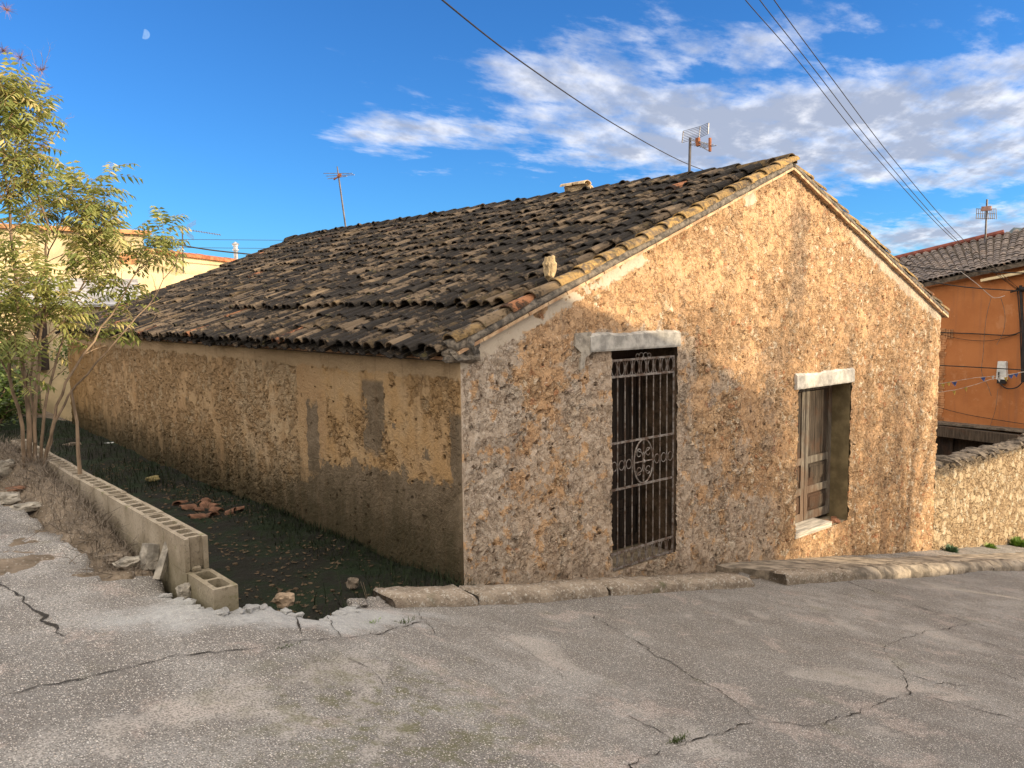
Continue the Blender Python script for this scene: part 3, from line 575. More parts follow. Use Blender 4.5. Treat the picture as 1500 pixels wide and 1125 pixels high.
# doors
def m_wood(cols, dark):
    def f(t, b):
        p = t.obj(); n = t.noise(t.scale(p, (9, 9, .9)), 3, 6, .65); n2 = t.noise(t.scale(p, (30, 30, 1.6)), 4, 4, .6); n3 = t.noise(p, 1.7, 4)
        c = t.mix(t.ramp(n, .35, .65), cols[0], cols[1]); c = t.mix(t.ramp(n2, .5, .72), c, dark); c = t.mix(t.math('MULTIPLY', t.ramp(n3, .5, .62), .6), c, cols[2])
        return c, t.math('ADD', n, n2), .006
    return f
M_wood_g = mat('weathered_grey_wood', m_wood([(.04, .030, .022), (.105, .080, .058), (.10, .045, .022)], (.03, .022, .017)), rough=.8)
M_wood_r = mat('bleached_rail_wood', m_wood([(.12, .10, .08), (.27, .24, .195), (.15, .08, .045)], (.06, .046, .035)), rough=.8)
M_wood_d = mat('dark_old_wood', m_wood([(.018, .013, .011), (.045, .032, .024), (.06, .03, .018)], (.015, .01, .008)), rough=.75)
M_wood_p = simple('pale_bleached_timber', (.62, .57, .49), sc=10, bump=.006, stretch=(.4, 2, 6))
def leaf(parent, x0, x1, z0, z1, y, m_, mrail=None):
    """panelled door leaf facing -Y"""
    W_ = x1 - x0; st = .085
    mb = MB(); mb.box((x0 + .005, y, z0), (x1 - .005, y + .035, z1)); body = attach(mb, 'door_leaf', m_, parent)
    mb = MB()
    for a in (x0 + .004, x1 - st - .004): mb.box((a, y - .022, z0), (a + st, y - .001, z1))
    zr = [z0, z0 + .09]; hgt = z1 - z0; cuts = [z0, z0 + hgt * .22, z0 + hgt * .44, z1]
    for k, c_ in enumerate(cuts):
        lo = c_ if k == 0 else c_ - (.10 if k == 3 else .045); mb.box((x0 + st + .005, y - .020, lo), (x1 - st - .005, y - .0012, lo + .10 if k != 0 else lo + .12))
    attach(mb, 'door_frame_rail', mrail or m_, body)
    mb = MB()
    for k in range(2):
        a, b_ = cuts[k] + .14, cuts[k + 1] - .07
        mb.box((x0 + st + .03, y - .014, a), (x1 - st - .03, y - .0016, b_)); mb.box((x0 + st + .06, y - .024, a + .035), (x1 - st - .06, y - .0145, b_ - .035)); attach(mb, 'door_panel', m_, body); mb = MB()
    n = 3; w = (W_ - 2 * st - .03) / n
    for k in range(n): mb.box((x0 + st + .015 + k * w, y - .012, cuts[2] + .065), (x0 + st + .015 + (k + 1) * w - .008, y - .0014, z1 - .11))
    attach(mb, 'door_boards', m_, body); return body
door2 = thing('x', (0, 0, 0), None, None); bpy.data.objects.remove(door2)
for a, b_ in ((5.50, 6.20), (6.21, 6.93)): leaf(house, a, b_, -1.44, .50, .30, M_wood_g, M_wood_r)
mb = MB(); mb.box((5.5, -.02, -1.5), (6.45, .27, -1.43), jit=.004); attach(mb, 'sill_beam', M_wood_p, house)
mb = MB()
for k in range(9): mb.rock((5.6 + k * .14, .10 + random.uniform(-.05, .05), -1.49 if k > 6 else -1.53), (.07, .06, .03), random.random() * 3)
for k in range(8): mb.rock((6.5 + random.random() * .4, .05 + random.random() * .15, -1.48), (.05, .04, .02), random.random() * 3)
attach(mb, 'threshold_rubble', simple('red_tile_rubble', (.42, .20, .11), sc=14, bump=.01), house)
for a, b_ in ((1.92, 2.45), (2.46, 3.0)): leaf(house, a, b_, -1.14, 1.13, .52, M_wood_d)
# iron security gate
M_iron = simple('rusty_grey_iron', (.30, .275, .255), var=.3, sc=20, bump=.001, rough=.6, c2=(.12, .07, .045), metal=.35)
gate = thing('iron_gate', (2.46, .0, -1.16), None, None); gate.parent = house; gate.location = Vector((2.46, .0, -1.16)) - house.location
def ell(cx, cz, a, b_, y, n=24, a0=0, a1=360): return [(cx + a * math.cos(R(a0 + (a1 - a0) * k / n)), y, cz + b_ * math.sin(R(a0 + (a1 - a0) * k / n))) for k in range(n + 1)]
gy = .035; gx0, gx1 = 1.945, 2.978
for zz in (1.043, .873, .184, -.305, -.985, -1.15):
    mb = MB(); mb.box((gx0, gy - .008, zz - .011), (gx1, gy + .008, zz + .011)); attach(mb, 'rail', M_iron, gate)
nb = 9; bxs = [gx0 + (gx1 - gx0) * (k) / nb for k in range(nb + 1)]
for k, bx in enumerate(bxs):
    mb = MB(); r_ = .0075
    if k in (4, 5):
        mb.tube([(bx, gy + .004, -1.15), (bx, gy + .004, -.305)], r_); attach(mb, 'bar', M_iron, gate); mb = MB(); mb.tube([(bx, gy + .004, .184), (bx, gy + .004, 1.04)], r_)
    else: mb.tube([(bx, gy + .004, -1.15), (bx, gy + .004, 1.04)], r_ if 0 < k < nb else .012)
    attach(mb, 'bar', M_iron, gate)
mb = MB()
for k in range(nb):
    c_ = (bxs[k] + bxs[k + 1]) / 2
    for (zc0, b0_) in ((.958, .076), (-1.068, .074)) + (((-.06, .05),) if k not in (3, 4, 5) else ()):
        mb = MB(); mb.tube(ell(c_, zc0, .040, b0_, gy, 16), .0045, 5); attach(mb, 'ring_ornament', M_iron, gate)
mb = MB(); mc = ((gx0 + gx1) / 2, -.06)
mb.tube(ell(*mc, .155, .235, gy - .006, 36), .009, 6)
mb.tube([(mc[0], gy - .006, mc[1] - .235), (mc[0], gy - .006, mc[1] + .235)], .009); mb.tube([(mc[0] - .155, gy - .006, mc[1]), (mc[0] + .155, gy - .006, mc[1])], .008)
for sx in (-1, 1):
    for sz_ in (-1, 1):
        mb.tube([(mc[0] + sx * (.012 + .045 * (1 - math.cos(a)) ) , gy - .006, mc[1] + sz_ * (.03 + .05 * a + .02 * math.sin(a * 2))) for a in np.linspace(0, 2.6, 12)], .006, 5)
        mb.tube(ell(mc[0] + sx * .075, mc[1] + sz_ * .10, .035, .042, gy - .006, 14, 30, 330), .0055, 5)
mb.rock((mc[0], gy - .012, mc[1]), (.024, .012, .024)); attach(mb, 'medallion', M_iron, gate)
mb = MB(); cx = mc[0]
for sx in (-1, 1):
    mb.tube(ell(cx + sx * .035, 1.078, .035, .028, gy, 14, 0, 300) if sx > 0 else ell(cx - .035, 1.078, .035, .028, gy, 14, 180, -120), .005, 5)
    mb.tube(ell(cx + sx * .095, 1.075, .026, .022, gy, 12, 200 if sx > 0 else -20, 500 if sx > 0 else -320), .005, 5)
attach(mb, 'scroll_crest', M_iron, gate)

# ---------------------------------------------------------------- roof tiles
def m_tile(t, b):
    p = t.geo(); ca = t.xyz(t.attr('Col')); r, ly, om = ca[0], ca[1], ca[2]
    n = t.noise(p, 2.6, 6, .65); n2 = t.noise(p, 14, 6, .72); n3 = t.noise(p, 45, 4, .7); sp = t.noise(p, 30, 4, .6)
    c = t.mix(r, (.068, .048, .034), (.215, .158, .105)); c = t.mix(t.ramp(om, .5, 1), c, (.42, .175, .085))
    c = t.mix(t.math('MULTIPLY', n3, .5), c, (.12, .10, .075))
    blk = t.ramp(t.math('ADD', t.math('MULTIPLY', n, 1.15), t.math('ADD', t.math('MULTIPLY', n2, .80), t.math('MULTIPLY', r, -.24))), .765, .885)
    blk = t.math('MULTIPLY', blk, t.math('SUBTRACT', 1, t.math('MULTIPLY', ly, .75)))
    c = t.mix(t.math('MULTIPLY', blk, .93), c, t.mix(n3, (.008, .008, .009), (.038, .035, .032)))
    wh = t.ramp(sp, .68, .74); c = t.mix(t.math('MULTIPLY', wh, .55), c, (.42, .42, .40))
    yel = t.math('MULTIPLY', t.ramp(t.noise(p, 11, 5, .7), .40, .58), ly); c = t.mix(yel, c, t.mix(n3, (.34, .20, .06), (.52, .36, .15)))
    ol = t.math('MULTIPLY', t.ramp(t.noise(p, 7, 5, .7), .60, .70), .5); c = t.mix(ol, c, (.19, .16, .07))
    return c, t.math('ADD', t.math('MULTIPLY', n2, 1.2), t.math('ADD', n3, t.math('MULTIPLY', blk, .6))), .012
M_tile = mat('lichen_clay_tile', m_tile, rough=.95, spec=.12)
M_under = simple('roof_mortar_dark', (.085, .07, .055), sc=14, bump=.02)
M_mort = simple('grey_ridge_mortar', (.20, .17, .135), var=.5, sc=16, bump=.02, c2=(.06, .055, .05))

def tile(mb, o, s, a, nrm, L=.42, r0=.085, r1=.068, hgt=.062, th=.013, flip=1, seg=6):
    """curved tile: o=lower end centre, s=direction up-slope, a=across, nrm=normal"""
    vs = []
    for sh in (0, 1):
        for e_, (d_, rr_) in enumerate(((0, r0), (L, r1))):
            w = rr_ - sh * th; hh = hgt * (rr_ / r0) - sh * th
            for k in range(seg + 1):
                t_ = math.pi * k / seg
                vs.append(o + s * d_ + a * (w * math.cos(t_)) + nrm * (flip * hh * math.sin(t_)))
    n = seg + 1; fs = []
    for k in range(seg):
        fs.append((k, k + 1, n + k + 1, n + k)); fs.append((2 * n + k, 3 * n + k, 3 * n + k + 1, 2 * n + k + 1))
        fs.append((k, 2 * n + k, 2 * n + k + 1, k + 1)); fs.append((n + k, n + k + 1, 3 * n + k + 1, 3 * n + k))
    fs.append((0, n, 3 * n, 2 * n)); fs.append((seg, 2 * n + seg, 3 * n + seg, n + seg))
    if flip < 0: fs = [f[::-1] for f in fs]
    mb.add(vs, fs)
def sag(Yv, sv): return .045 * mn.noise(Vector((Yv * .33, sv * .35, 1))) + .02 * mn.noise(Vector((Yv * 1.1, sv * .9, 5))) - .05 * math.sin(math.pi * min(1, sv / 5.6)) * (.4 + .6 * math.sin(math.pi * min(max(Yv / 13.6, 0), 1)))
roof_side = {}
for side in (0, 1):
    mb = MB()
    ang = math.atan(.392 if side == 0 else -.397)
    xe = -.14 if side == 0 else 10.02
    L0 = (5.2 - xe) / math.cos(ang) if side == 0 else (xe - 5.2) / math.cos(ang)
    s = Vector((math.cos(ang), 0, math.sin(ang))) if side == 0 else Vector((-math.cos(ang), 0, -math.sin(ang)))
    nrm = Vector((-s.z, 0, s.x)) if side == 0 else Vector((-s.z, 0, s.x)) * -1
    if nrm.z < 0: nrm = -nrm
    a = Vector((0, 1, 0)); base = Vector((xe, 0, roofz(max(0, 0)) + .392 * xe if side == 0 else 3.258 - .397 * (xe - 5.2)))
    pitch = .182 if side == 0 else .2; ncol = int(13.5 / pitch); exp = .335; nrow = int(L0 / exp) + 1
    for i in range(ncol):
        y = .16 + i * pitch + random.uniform(-.008, .008); coff = random.uniform(-.06, .05); colrot = random.uniform(-.012, .012)
        for j in range(nrow):
            sv = j * exp + (coff if j else random.uniform(-.05, .03)); 
            if sv + .3 > L0 + .1: continue
            lift = sag(y, sv) + .03
            stp = (side == 0 and j >= 3 and .2 < y < 6.8)
            if stp: lift += .045
            if side == 0 and j < 3: lift -= .012 * (3 - j) * 0 + .005
            yy = y + sv * colrot + random.uniform(-.01, .01)
            rot = random.gauss(0, .055); tl = random.gauss(0, .011) + .045
            if random.random() < .04: rot += random.uniform(-.25, .25); lift += .02
            s2 = (s * math.cos(rot) + a * math.sin(rot)).normalized(); a2 = (a * math.cos(rot) - s * math.sin(rot)).normalized()
            s3 = (s2 - nrm * tl).normalized(); n3_ = a2.cross(s3).normalized(); n3_ = n3_ if n3_.z > 0 else -n3_
            om = 1.0 if random.random() < .012 else 0
            mb.cc = (min(1, max(0, random.gauss(.45, .25))), .12 if random.random() < .1 else 0, om, 1)
            k_ = random.uniform(.92, 1.08)
            tile(mb, base + s * sv + a * (yy) + nrm * (lift + .035 + tl * .42), s3, a2, n3_, L=.42, r0=.088 * k_, r1=.070 * k_, hgt=.066 * k_)
            if side == 0 or j < 2:
                mb.cc = (random.random() * .5, 0, 0, 1)
                tile(mb, base + s * (sv - .03) + a * (yy + pitch / 2) + nrm * (lift + .03), (s - nrm * .03).normalized(), a, nrm, L=.42, r0=.080, r1=.09, hgt=.05, flip=-1, seg=4)
    rf = attach(mb, 'roof_slope', M_tile, house, smooth=False); roof_side[side] = rf
    # boarding under the tiles
    mb = MB(); n_ = 28; vs = []
    for jj in range(n_ + 1):
        for ii in (0, 1):
            for kk in (0, 1):
                yv = .02 + 13.6 * ii; sv = L0 * jj / n_; 
                vs.append(base + s * (sv + (.06 if jj == 0 else 0)) + a * yv + nrm * (-.02 - .035 * kk))
    fs = []
    for jj in range(n_):
        o_ = jj * 4; fs += [(o_, o_ + 2, o_ + 6, o_ + 4), (o_ + 1, o_ + 5, o_ + 7, o_ + 3), (o_, o_ + 4, o_ + 5, o_ + 1), (o_ + 2, o_ + 3, o_ + 7, o_ + 6)]
    fs += [(0, 1, 3, 2)]
    mb.add(vs, fs); attach(mb, 'roof_boarding', M_under, house)
# eaves brick course under the tiles on the yard side
M_brk = simple('eaves_brick', (.40, .235, .14), var=.35, sc=10, bump=.006)
mb = MB(); y = .05
while y < 13.4:
    L = random.uniform(.26, .3); mb.box((-.085 + random.uniform(-.012, .012), y, 1.150), (.1, y + L - .008, 1.178), jit=.002); y += L
attach(mb, 'eaves_course', M_brk, house)
# ridge tiles
mb = MB(); y = -.04; k = 0; q = 0
while y < 13.5:
    mb.cc = (random.random() * .3, .25 if k < 2 else 0, 0, 1); up = .005 * random.uniform(-1, 2)
    zr = 3.335 + sag(y, 5.4) + up + (.03 if k == 0 else 0)
    tile(mb, Vector((5.2 + random.uniform(-.012, .012), y, zr)), Vector((random.uniform(-.02, .02), 1, -.045 if k % 2 == 0 else -.03)).normalized(), Vector((-1, 0, 0)), Vector((0, 0, 1)), L=.48, r0=.125, r1=.105, hgt=.115, seg=8)
    y += .385; k += 1
attach(mb, 'ridge_tiles', M_tile, house)
mb = MB(); pts = [(5.2, yv, 3.315 + sag(yv, 5.4)) for yv in np.arange(-.01, 13.5, .2)]; mb.tube(pts, .085, 8); attach(mb, 'ridge_mortar', M_mort, house)
# gable rake: flat brick course, mortar bed and a row of verge tiles
M_rake = simple('rake_flat_tile', (.58, .42, .26), var=.25, sc=8, bump=.006, c2=(.36, .21, .12))
for side in (0, 1):
    if side == 0: x0, z0, x1, z1 = -.06, 1.200, 5.2, 3.262
    else: x0, z0, x1, z1 = 10.02, 1.345, 5.2, 3.262
    A = Vector((x0, 0, z0)); B = Vector((x1, 0, z1)); D = (B - A); L = D.length; D.normalize(); N = Vector((-D.z, 0, D.x)); N = N if N.z > 0 else -N
    mb = MB(); u = 0.0
    while u < L:
        l = random.uniform(.26, .31); p = A + D * u + Vector((0, -.065 + random.uniform(-.008, .008), 0)); q = A + D * min(L, u + l - .007) + Vector((0, -.065, 0)); j_ = N * random.uniform(-.003, .003)
        vs = [c + N * h_ + Vector((0, dyy, 0)) + j_ for c in (p, q) for dyy in (0, .25) for h_ in (0, .028)]
        mb.add(vs, [(0, 1, 3, 2), (4, 6, 7, 5), (0, 4, 5, 1), (2, 3, 7, 6), (1, 5, 7, 3), (0, 2, 6, 4)]); u += l
    attach(mb, 'rake_course', M_rake, house)
    # mortar bed
    mb = MB(); n_ = 110; vs = []
    for i in range(n_ + 1):
        c = A + D * (L * i / n_); w1 = .014 * mn.noise(Vector((i * .35, side * 9, 0))); w2 = .014 * mn.noise(Vector((i * .5, side * 9, 4)))
        for (yy, hh) in ((.2, .03), (-.058 + w1 * .4, .030), (-.066 + w1, .055), (-.05 + w2, .092 + w2), (.0, .12), (.2, .12)): vs.append(c + Vector((0, yy, 0)) + N * hh)
    mb.add(vs, [(i * 6 + k, (i + 1) * 6 + k, (i + 1) * 6 + (k + 1) % 6, i * 6 + (k + 1) % 6) for i in range(n_) for k in range(6)] + [tuple(range(6)), tuple(n_ * 6 + 5 - k for k in range(6))])
    attach(mb, 'rake_mortar', M_mort, house, smooth=True)
    mb = MB(); u = .02; k = 0
    while u < L - .2:
        lich = 1.0 if u > 1.15 else (.5 if u < .35 else .15); om = 1 if (.5 < u < .8 or 1.05 < u < 1.35) else 0
        mb.cc = (random.uniform(.6, 1), lich * random.uniform(.5, 1), om, 1)
        yo = .03 + random.uniform(-.012, .012); rot = random.gauss(0, .04); s2 = (D * math.cos(rot) + Vector((0, 1, 0)) * math.sin(rot)); a2 = (Vector((0, 1, 0)) * math.cos(rot) - D * math.sin(rot))
        s3 = (s2 - N * .055).normalized()
        tile(mb, A + D * u + Vector((0, yo, 0)) + N * (.108 + random.uniform(-.004, .006)), s3, a2, N, L=.43, r0=.098, r1=.078, hgt=.075, seg=8)
        u += .335; k += 1
    attach(mb, 'verge_tiles', M_tile, house)
# corner lump of mortar under the left rake, upright stone on the verge, ridge lump
mb = MB(); mb.rock((.02, .03, 1.20), (.17, .12, .08), rough=.5, seg=3); mb.rock((.10, -.02, 1.24), (.09, .06, .11), rough=.5, seg=3); attach(mb, 'corner_mortar', M_mort, house)
M_oldst = simple('yellow_weathered_stone', (.50, .38, .22), sc=9, bump=.02)
st = MB(); st.rock((1.26, .20, 1.98), (.065, .055, .12), rough=.4, seg=3); o = st.build('upright_stone', M_oldst); tag(o, 'upright pale stone stuck on the tiles beside the gable verge above the barred doorway', 'stone')
c0 = place(852, 294, X=5.25)
st = MB(); st.rock((5.2, c0.y, 3.46), (.09, .30, .075), rough=.35, seg=3)
for k_ in range(2): tile(st, Vector((5.12, c0.y - .26 + .28 * k_, 3.49)), Vector((.1, 1, .05)).normalized(), Vector((-1, 0, 0)), Vector((0, 0, 1)), L=.30, r0=.085, r1=.075, hgt=.06)
st.cc = (.8, .3, 0, 1); o = st.build('ridge_rubble_lump', simple('sunlit_mortar_lump', (.58, .44, .27), sc=8, bump=.02)); tag(o, 'sunlit lump of mortar and broken tile sitting on the middle of the roof ridge', 'rubble')

# ---------------------------------------------------------------- kerbs and pavement
def m_kerb(t, b):
    p = t.obj(); n = t.noise(p, 5, 6, .65); n2 = t.noise(p, 34, 4, .7); n3 = t.noise(p, 90, 3)
    c = t.mix(t.ramp(n, .36, .62), (.23, .185, .14), (.36, .30, .235)); c = t.mix(t.ramp(n2, .54, .62), c, (.52, .48, .42)); c = t.mix(t.ramp(n3, .58, .7), c, (.10, .08, .06))
    c = t.mix(t.ramp(t.noise(p, 3, 5), .60, .7), c, (.15, .14, .085)); return c, t.math('ADD', n2, t.math('MULTIPLY', n, 2)), .024
M_kerb = mat('worn_granite_kerb', m_kerb)
M_pave = simple('pavement_cement', (.33, .28, .22), var=.5, sc=5, bump=.028)
def kerbstone(x0, x1, y0a, y0b, w, h, zoff=0, name='kerb', rnd=.03, wm=None):
    mb = MB(); n = max(4, int((x1 - x0) / .025)); vs = []
    for i in range(n + 1):
        k = i / n; x = x0 + (x1 - x0) * k; y = y0a + (y0b - y0a) * k; zb = H(x, y) + zoff; g = lambda q, s_=8: .018 * mn.noise(Vector((x * s_, q * 3.1, x0))) + .011 * mn.noise(Vector((x * 25, q * 5.1, x0))) + .006 * mn.noise(Vector((x * 60, q * 5.1, x0)))
        e = rnd * (1.6 if i in (0, n) else 0) ; tp = zb + h - e * .5
        for q, (yy, zz) in enumerate(((y, zb - .15), (y + g(1), zb + h * .45), (y + rnd * .4 + g(2), tp - rnd * .7), (y + rnd * 1.3 + g(3), tp + g(4)), (y + w * .6, tp + .006 + g(5)), (y + w, tp + g(6)), (y + w, zb - .15))): vs.append((x, yy, zz))
    mb.add(vs, [(i * 7 + k, (i + 1) * 7 + k, (i + 1) * 7 + k + 1, i * 7 + k + 1) for i in range(n) for k in range(6)] + [tuple(range(6, -1, -1)), tuple(n * 7 + k for k in range(7))])
    return mb
for (a, b_, ya, yb) in ((-1.25, -.47, -.84, -.80), (-.45, 1.02, -.80, -.79), (1.05, 3.22, -.79, -.86)):
    o = kerbstone(a, b_, ya, yb, .30, .105, zoff=-.015).build('kerb', M_kerb, smooth=True, colattr=False); tag(o, kind='structure')
# concrete fill between kerb and wall
def strip(name, x0, x1, yf, yb_, zf, m_, n=160, nyy=12):
    xs_ = np.linspace(x0, x1, n); mb = MB(); vs = [(x, yf(x) + (yb_ - yf(x)) * j / nyy, zf(x, j / nyy)) for x in xs_ for j in range(nyy + 1)]
    mb.add(vs, [(i * (nyy + 1) + j, (i + 1) * (nyy + 1) + j, (i + 1) * (nyy + 1) + j + 1, i * (nyy + 1) + j + 1) for i in range(n - 1) for j in range(nyy)])
    w_ = nyy + 1; per = [i * w_ for i in range(n)][::-1] + [j for j in range(1, w_)] + [i * w_ + nyy for i in range(1, n)] + [(n - 1) * w_ + j for j in range(nyy - 1, -1, -1)]
    m0 = len(mb.v); mb.v += [(mb.v[i][0], mb.v[i][1], mb.v[i][2] - .22) for i in per]
    for q in range(len(per) - 1): mb.f.append((per[q], per[q + 1], m0 + q + 1, m0 + q)); mb.mi.append(0); mb.c.append(mb.cc)
    o = mb.build(name, m_, smooth=False, colattr=False); tag(o, kind='structure'); return o
strip('verge_fill', -.4, 3.18, lambda x: -.56, .12, lambda x, k: (H(x, -.56) + .07) * (1 - k) + (-.90 - .18 * x - .06) * k + .01 * mn.noise(Vector((x * 5, k * 6, 0))), M_pave)
# raised pavement from in front of the wall rightwards
def pavf(x): return -.93 - .075 * max(0, x - 4.2) if x > 3.9 else -.93
def pz(x): return max(H(x, pavf(x)), -9) + .13
rs = [3.75, 5.15] + [5.18 + .62 * k for k in range(1, 26)]
for a, b_ in zip(rs[:-1], rs[1:]):
    o = kerbstone(a + .004, b_ - .004, pavf(a), pavf(b_), .22, .125, rnd=.055 if a > 5 else .02).build('kerb', M_pave if a > 5 else M_kerb, smooth=True, colattr=False); tag(o, kind='structure')
def pvz(x, k):
    f = min(1, max(0, (x - 3.2) / .9)); f = f * f * (3 - 2 * f); g = min(1, max(0, (x - 3.35) / .35))
    return (H(x, pavf(x)) + .126 - .17 * (1 - g)) * (1 - k) + (-.93 - .18 * x + (.14 if x < 7 else .09) * f) * k + (.012 + .03 * (1 - f)) * mn.noise(Vector((x * 4, k * 4, 0)))
strip('pavement', 3.76, 20.5, lambda x: pavf(x) + .17, .15, pvz, M_pave, n=400)
strip('verge_earth', 3.15, 3.80, lambda x: pavf(x) + .30, .12, lambda x, k: (H(x, pavf(x)) + .02) * (1 - k) + (-.93 - .18 * x + .05 * (x - 3.15)) * k + .035 * mn.noise(Vector((x * 9, k * 5, 0))), M_dirt, n=60)
mb = MB(); mb.box((3.765, -.74, -2.2), (3.80, .05, pvz(3.8, .5) - .03), jit=.004)
for k in range(26):
    x = random.uniform(3.15, 3.8); y = random.uniform(-.7, -.15); mb.rock((x, y, -.93 - .18 * x + random.uniform(-.06, .0) - .02), (random.uniform(.05, .14), random.uniform(.04, .1), .05), random.random() * 3)
o = mb.build('rubble_fill', M_pave); tag(o, kind='structure')

# ---------------------------------------------------------------- yard wall on the right
ywl = thing('yard_wall', (13.5, .15, -3.3), 'rough rubble stone yard wall running from the right end of the house', 'wall')
us = spacing([(9.9, 17.0, .03)])
wallgrid('wall_face', us, lambda u: (-2.6 - .2 * (u - 9.5), -1.13 - .03 * (u - 9.9) + .05 * mn.noise(Vector((u * 3, 0, 0)))), [], lambda u, z: (u, .02, z), M_stone, ywl, nz=.03)
mb = MB(); mb.box((9.9, .06, -4.6), (17, .45, -1.42)); attach(mb, 'wall_core', M_stone, ywl)
M_cop = simple('dark_coping_stone', (.16, .13, .10), var=.5, sc=9, bump=.02)
mb = MB(); u = 9.95
while u < 17:
    w = random.uniform(.12, .3); mb.rock((u + w / 2, .2 + random.uniform(-.05, .05), -1.13 - .03 * (u - 9.9) - .02), (w * .62, .24, random.uniform(.05, .1)), random.gauss(0, .2), rough=.5); u += w
for k in range(40): mb.rock((random.uniform(9.9, 17), random.uniform(.0, .35), -1.16 + random.uniform(0, .05) - .1), (.08, .08, .06), random.random() * 3, rough=.5)
attach(mb, 'coping_stones', M_cop, ywl)
# plants at its foot
M_leafb = simple('bright_green_leaf', (.22, .36, .06), var=.3, sc=30, rough=.6); M_leafblue = simple('blue_green_succulent', (.13, .22, .12), var=.3, sc=30, rough=.6)
def rosette(px, py, n, L, w, m_, label, up=.6):
    p = place(px, py, Y=-.12); p.z = pvz(p.x, .9) + .03; root = thing('wall_plant', p, label, 'plant', 'small plants at the foot of the yard wall'); mb = MB()
    for k in range(n):
        a = random.random() * 6.283; e = random.uniform(.1, 1.25) * up; d = Vector((math.cos(a) * math.cos(e), math.sin(a) * math.cos(e) - .2, math.sin(e))).normalized(); s_ = d.cross(Vector((0, 0, 1))).normalized(); l = L * random.uniform(.5, 1); b0 = Vector((random.uniform(-.03, .03), random.uniform(-.03, .03), 0)); u_ = s_.cross(d) * .25
        mb.add([b0, b0 + d * l * .5 + s_ * w - u_ * w, b0 + d * l, b0 + d * l * .5 - s_ * w - u_ * w, b0 + d * l * .5], [(0, 1, 4), (1, 2, 4), (2, 3, 4), (3, 0, 4)])
    o = mb.build('foliage', m_, root); return root
rosette(1393, 808, 240, .17, .020, M_leafblue, 'blue green succulent clump at the foot of the yard wall, nearest the house', up=1.0)
rosette(1450, 815, 160, .16, .024, M_leafb, 'small bright green weed at the foot of the yard wall, middle of the three plants', up=1.0)
rosette(1489, 812, 480, .27, .022, M_leafb, 'largest bright yellow green bush at the foot of the yard wall, by the photo edge', up=1.0)

# ---------------------------------------------------------------- hollow block wall
def m_block(t, b):
    p = t.obj(); n = t.noise(p, 4, 5, .6); n2 = t.noise(p, 55, 4, .7); y, z = t.xyz(p)[1], t.xyz(p)[2]
    c = t.mix(t.ramp(n, .36, .64), (.235, .195, .14), (.33, .285, .22)); c = t.mix(t.ramp(n2, .5, .72), c, (.15, .125, .09)); c = t.mix(t.ramp(t.noise(p, 9, 4), .62, .72), c, (.18, .17, .09))
    jy = t.math('ABSOLUTE', t.math('SUBTRACT', t.math('FRACT', t.math('DIVIDE', t.math('ADD', y, 1.20), .40)), .5)); jl = t.ramp(jy, .485, .495); c = t.mix(t.math('MULTIPLY', jl, .25), c, (.14, .115, .085))
    zz = t.math('MULTIPLY', t.ramp(t.math('ADD', z, t.math('MULTIPLY', n, .3)), .30, .05), .6); c = t.mix(zz, c, (.12, .11, .06))
    return c, t.math('SUBTRACT', t.math('ADD', n2, t.math('MULTIPLY', n, .8)), jl), .006
M_block = mat('hollow_concrete_block', m_block)
bwall = thing('block_wall', (-2.59, 1.6, -.87), 'long low wall of hollow grey concrete blocks with open cells between road edge and sunken yard', 'wall')
def block(mb, y0, z0, x0=-2.66, w=.14, L=.396, h=.198, cells=3, open_end=False):
    """one hollow block, cells open at the top"""
    t_ = .028; x1 = x0 + w; y1 = y0 + L; zt = z0 + h
    ys_ = [y0]
    cw = (L - t_ * (cells + 1)) / cells
    j = random.uniform(-.004, .004); x0 += j; x1 += j; zt += random.uniform(-.004, .003)
    mb.box((x0, y0, z0), (x0 + t_, y1, zt)); mb.box((x1 - t_, y0, z0), (x1, y1, zt))
    for k in range(cells + 1):
        a = y0 + k * (cw + t_)
        if open_end and k == 0: a += .03
        mb.box((x0 + t_, a, z0 + .0005), (x1 - t_, a + t_, zt - .0008))
    # rounded corners of the cells
    for k in range(cells):
        a = y0 + t_ + k * (cw + t_)
        for sx in (0, 1):
            for sy in (0, 1):
                X_ = x0 + t_ if sx == 0 else x1 - t_; Y_ = a if sy == 0 else a + cw; r_ = .014; dx_ = r_ if sx == 0 else -r_; dy_ = r_ if sy == 0 else -r_
                v = [(X_, Y_, zt - .001), (X_ + dx_, Y_, zt - .001), (X_, Y_ + dy_, zt - .001), (X_, Y_, z0), (X_ + dx_, Y_, z0), (X_, Y_ + dy_, z0)]
                f = [(0, 1, 2), (1, 4, 5, 2)]; f = f if (dx_ * dy_) > 0 else [q[::-1] for q in f]; mb.add(v, f)
for course in range(5):
    mb = MB(); zt = .25 - .2 * course; y0 = -.77 if course == 0 else (-1.19 if course == 1 else -1.16)
    y = y0; k = 0
    while y < 4.1:
        if course < 2: block(mb, y, zt - .2, cells=3 if not (course == 1 and k == 0) else 2, open_end=(course == 0 and k == 0))
        else: mb.box((-2.657, y, zt - .2), (-2.523, y + .396, zt - .003))
        y += .4; k += 1
    if course == 1: mb.box((-2.63, -.36, zt - .03), (-2.55, 4.1, zt - .004))
    attach(mb, 'block_course', M_block, bwall)
mb = MB(); mb.box((-2.70, -.74, .035), (-2.665, -.45, .05)); 
# slope of wall's broken mortar on the step
mb = MB(); mb.rock((-2.60, -.775, .06), (.03, .02, .02)); attach(mb, 'mortar_crumbs', M_block, bwall)

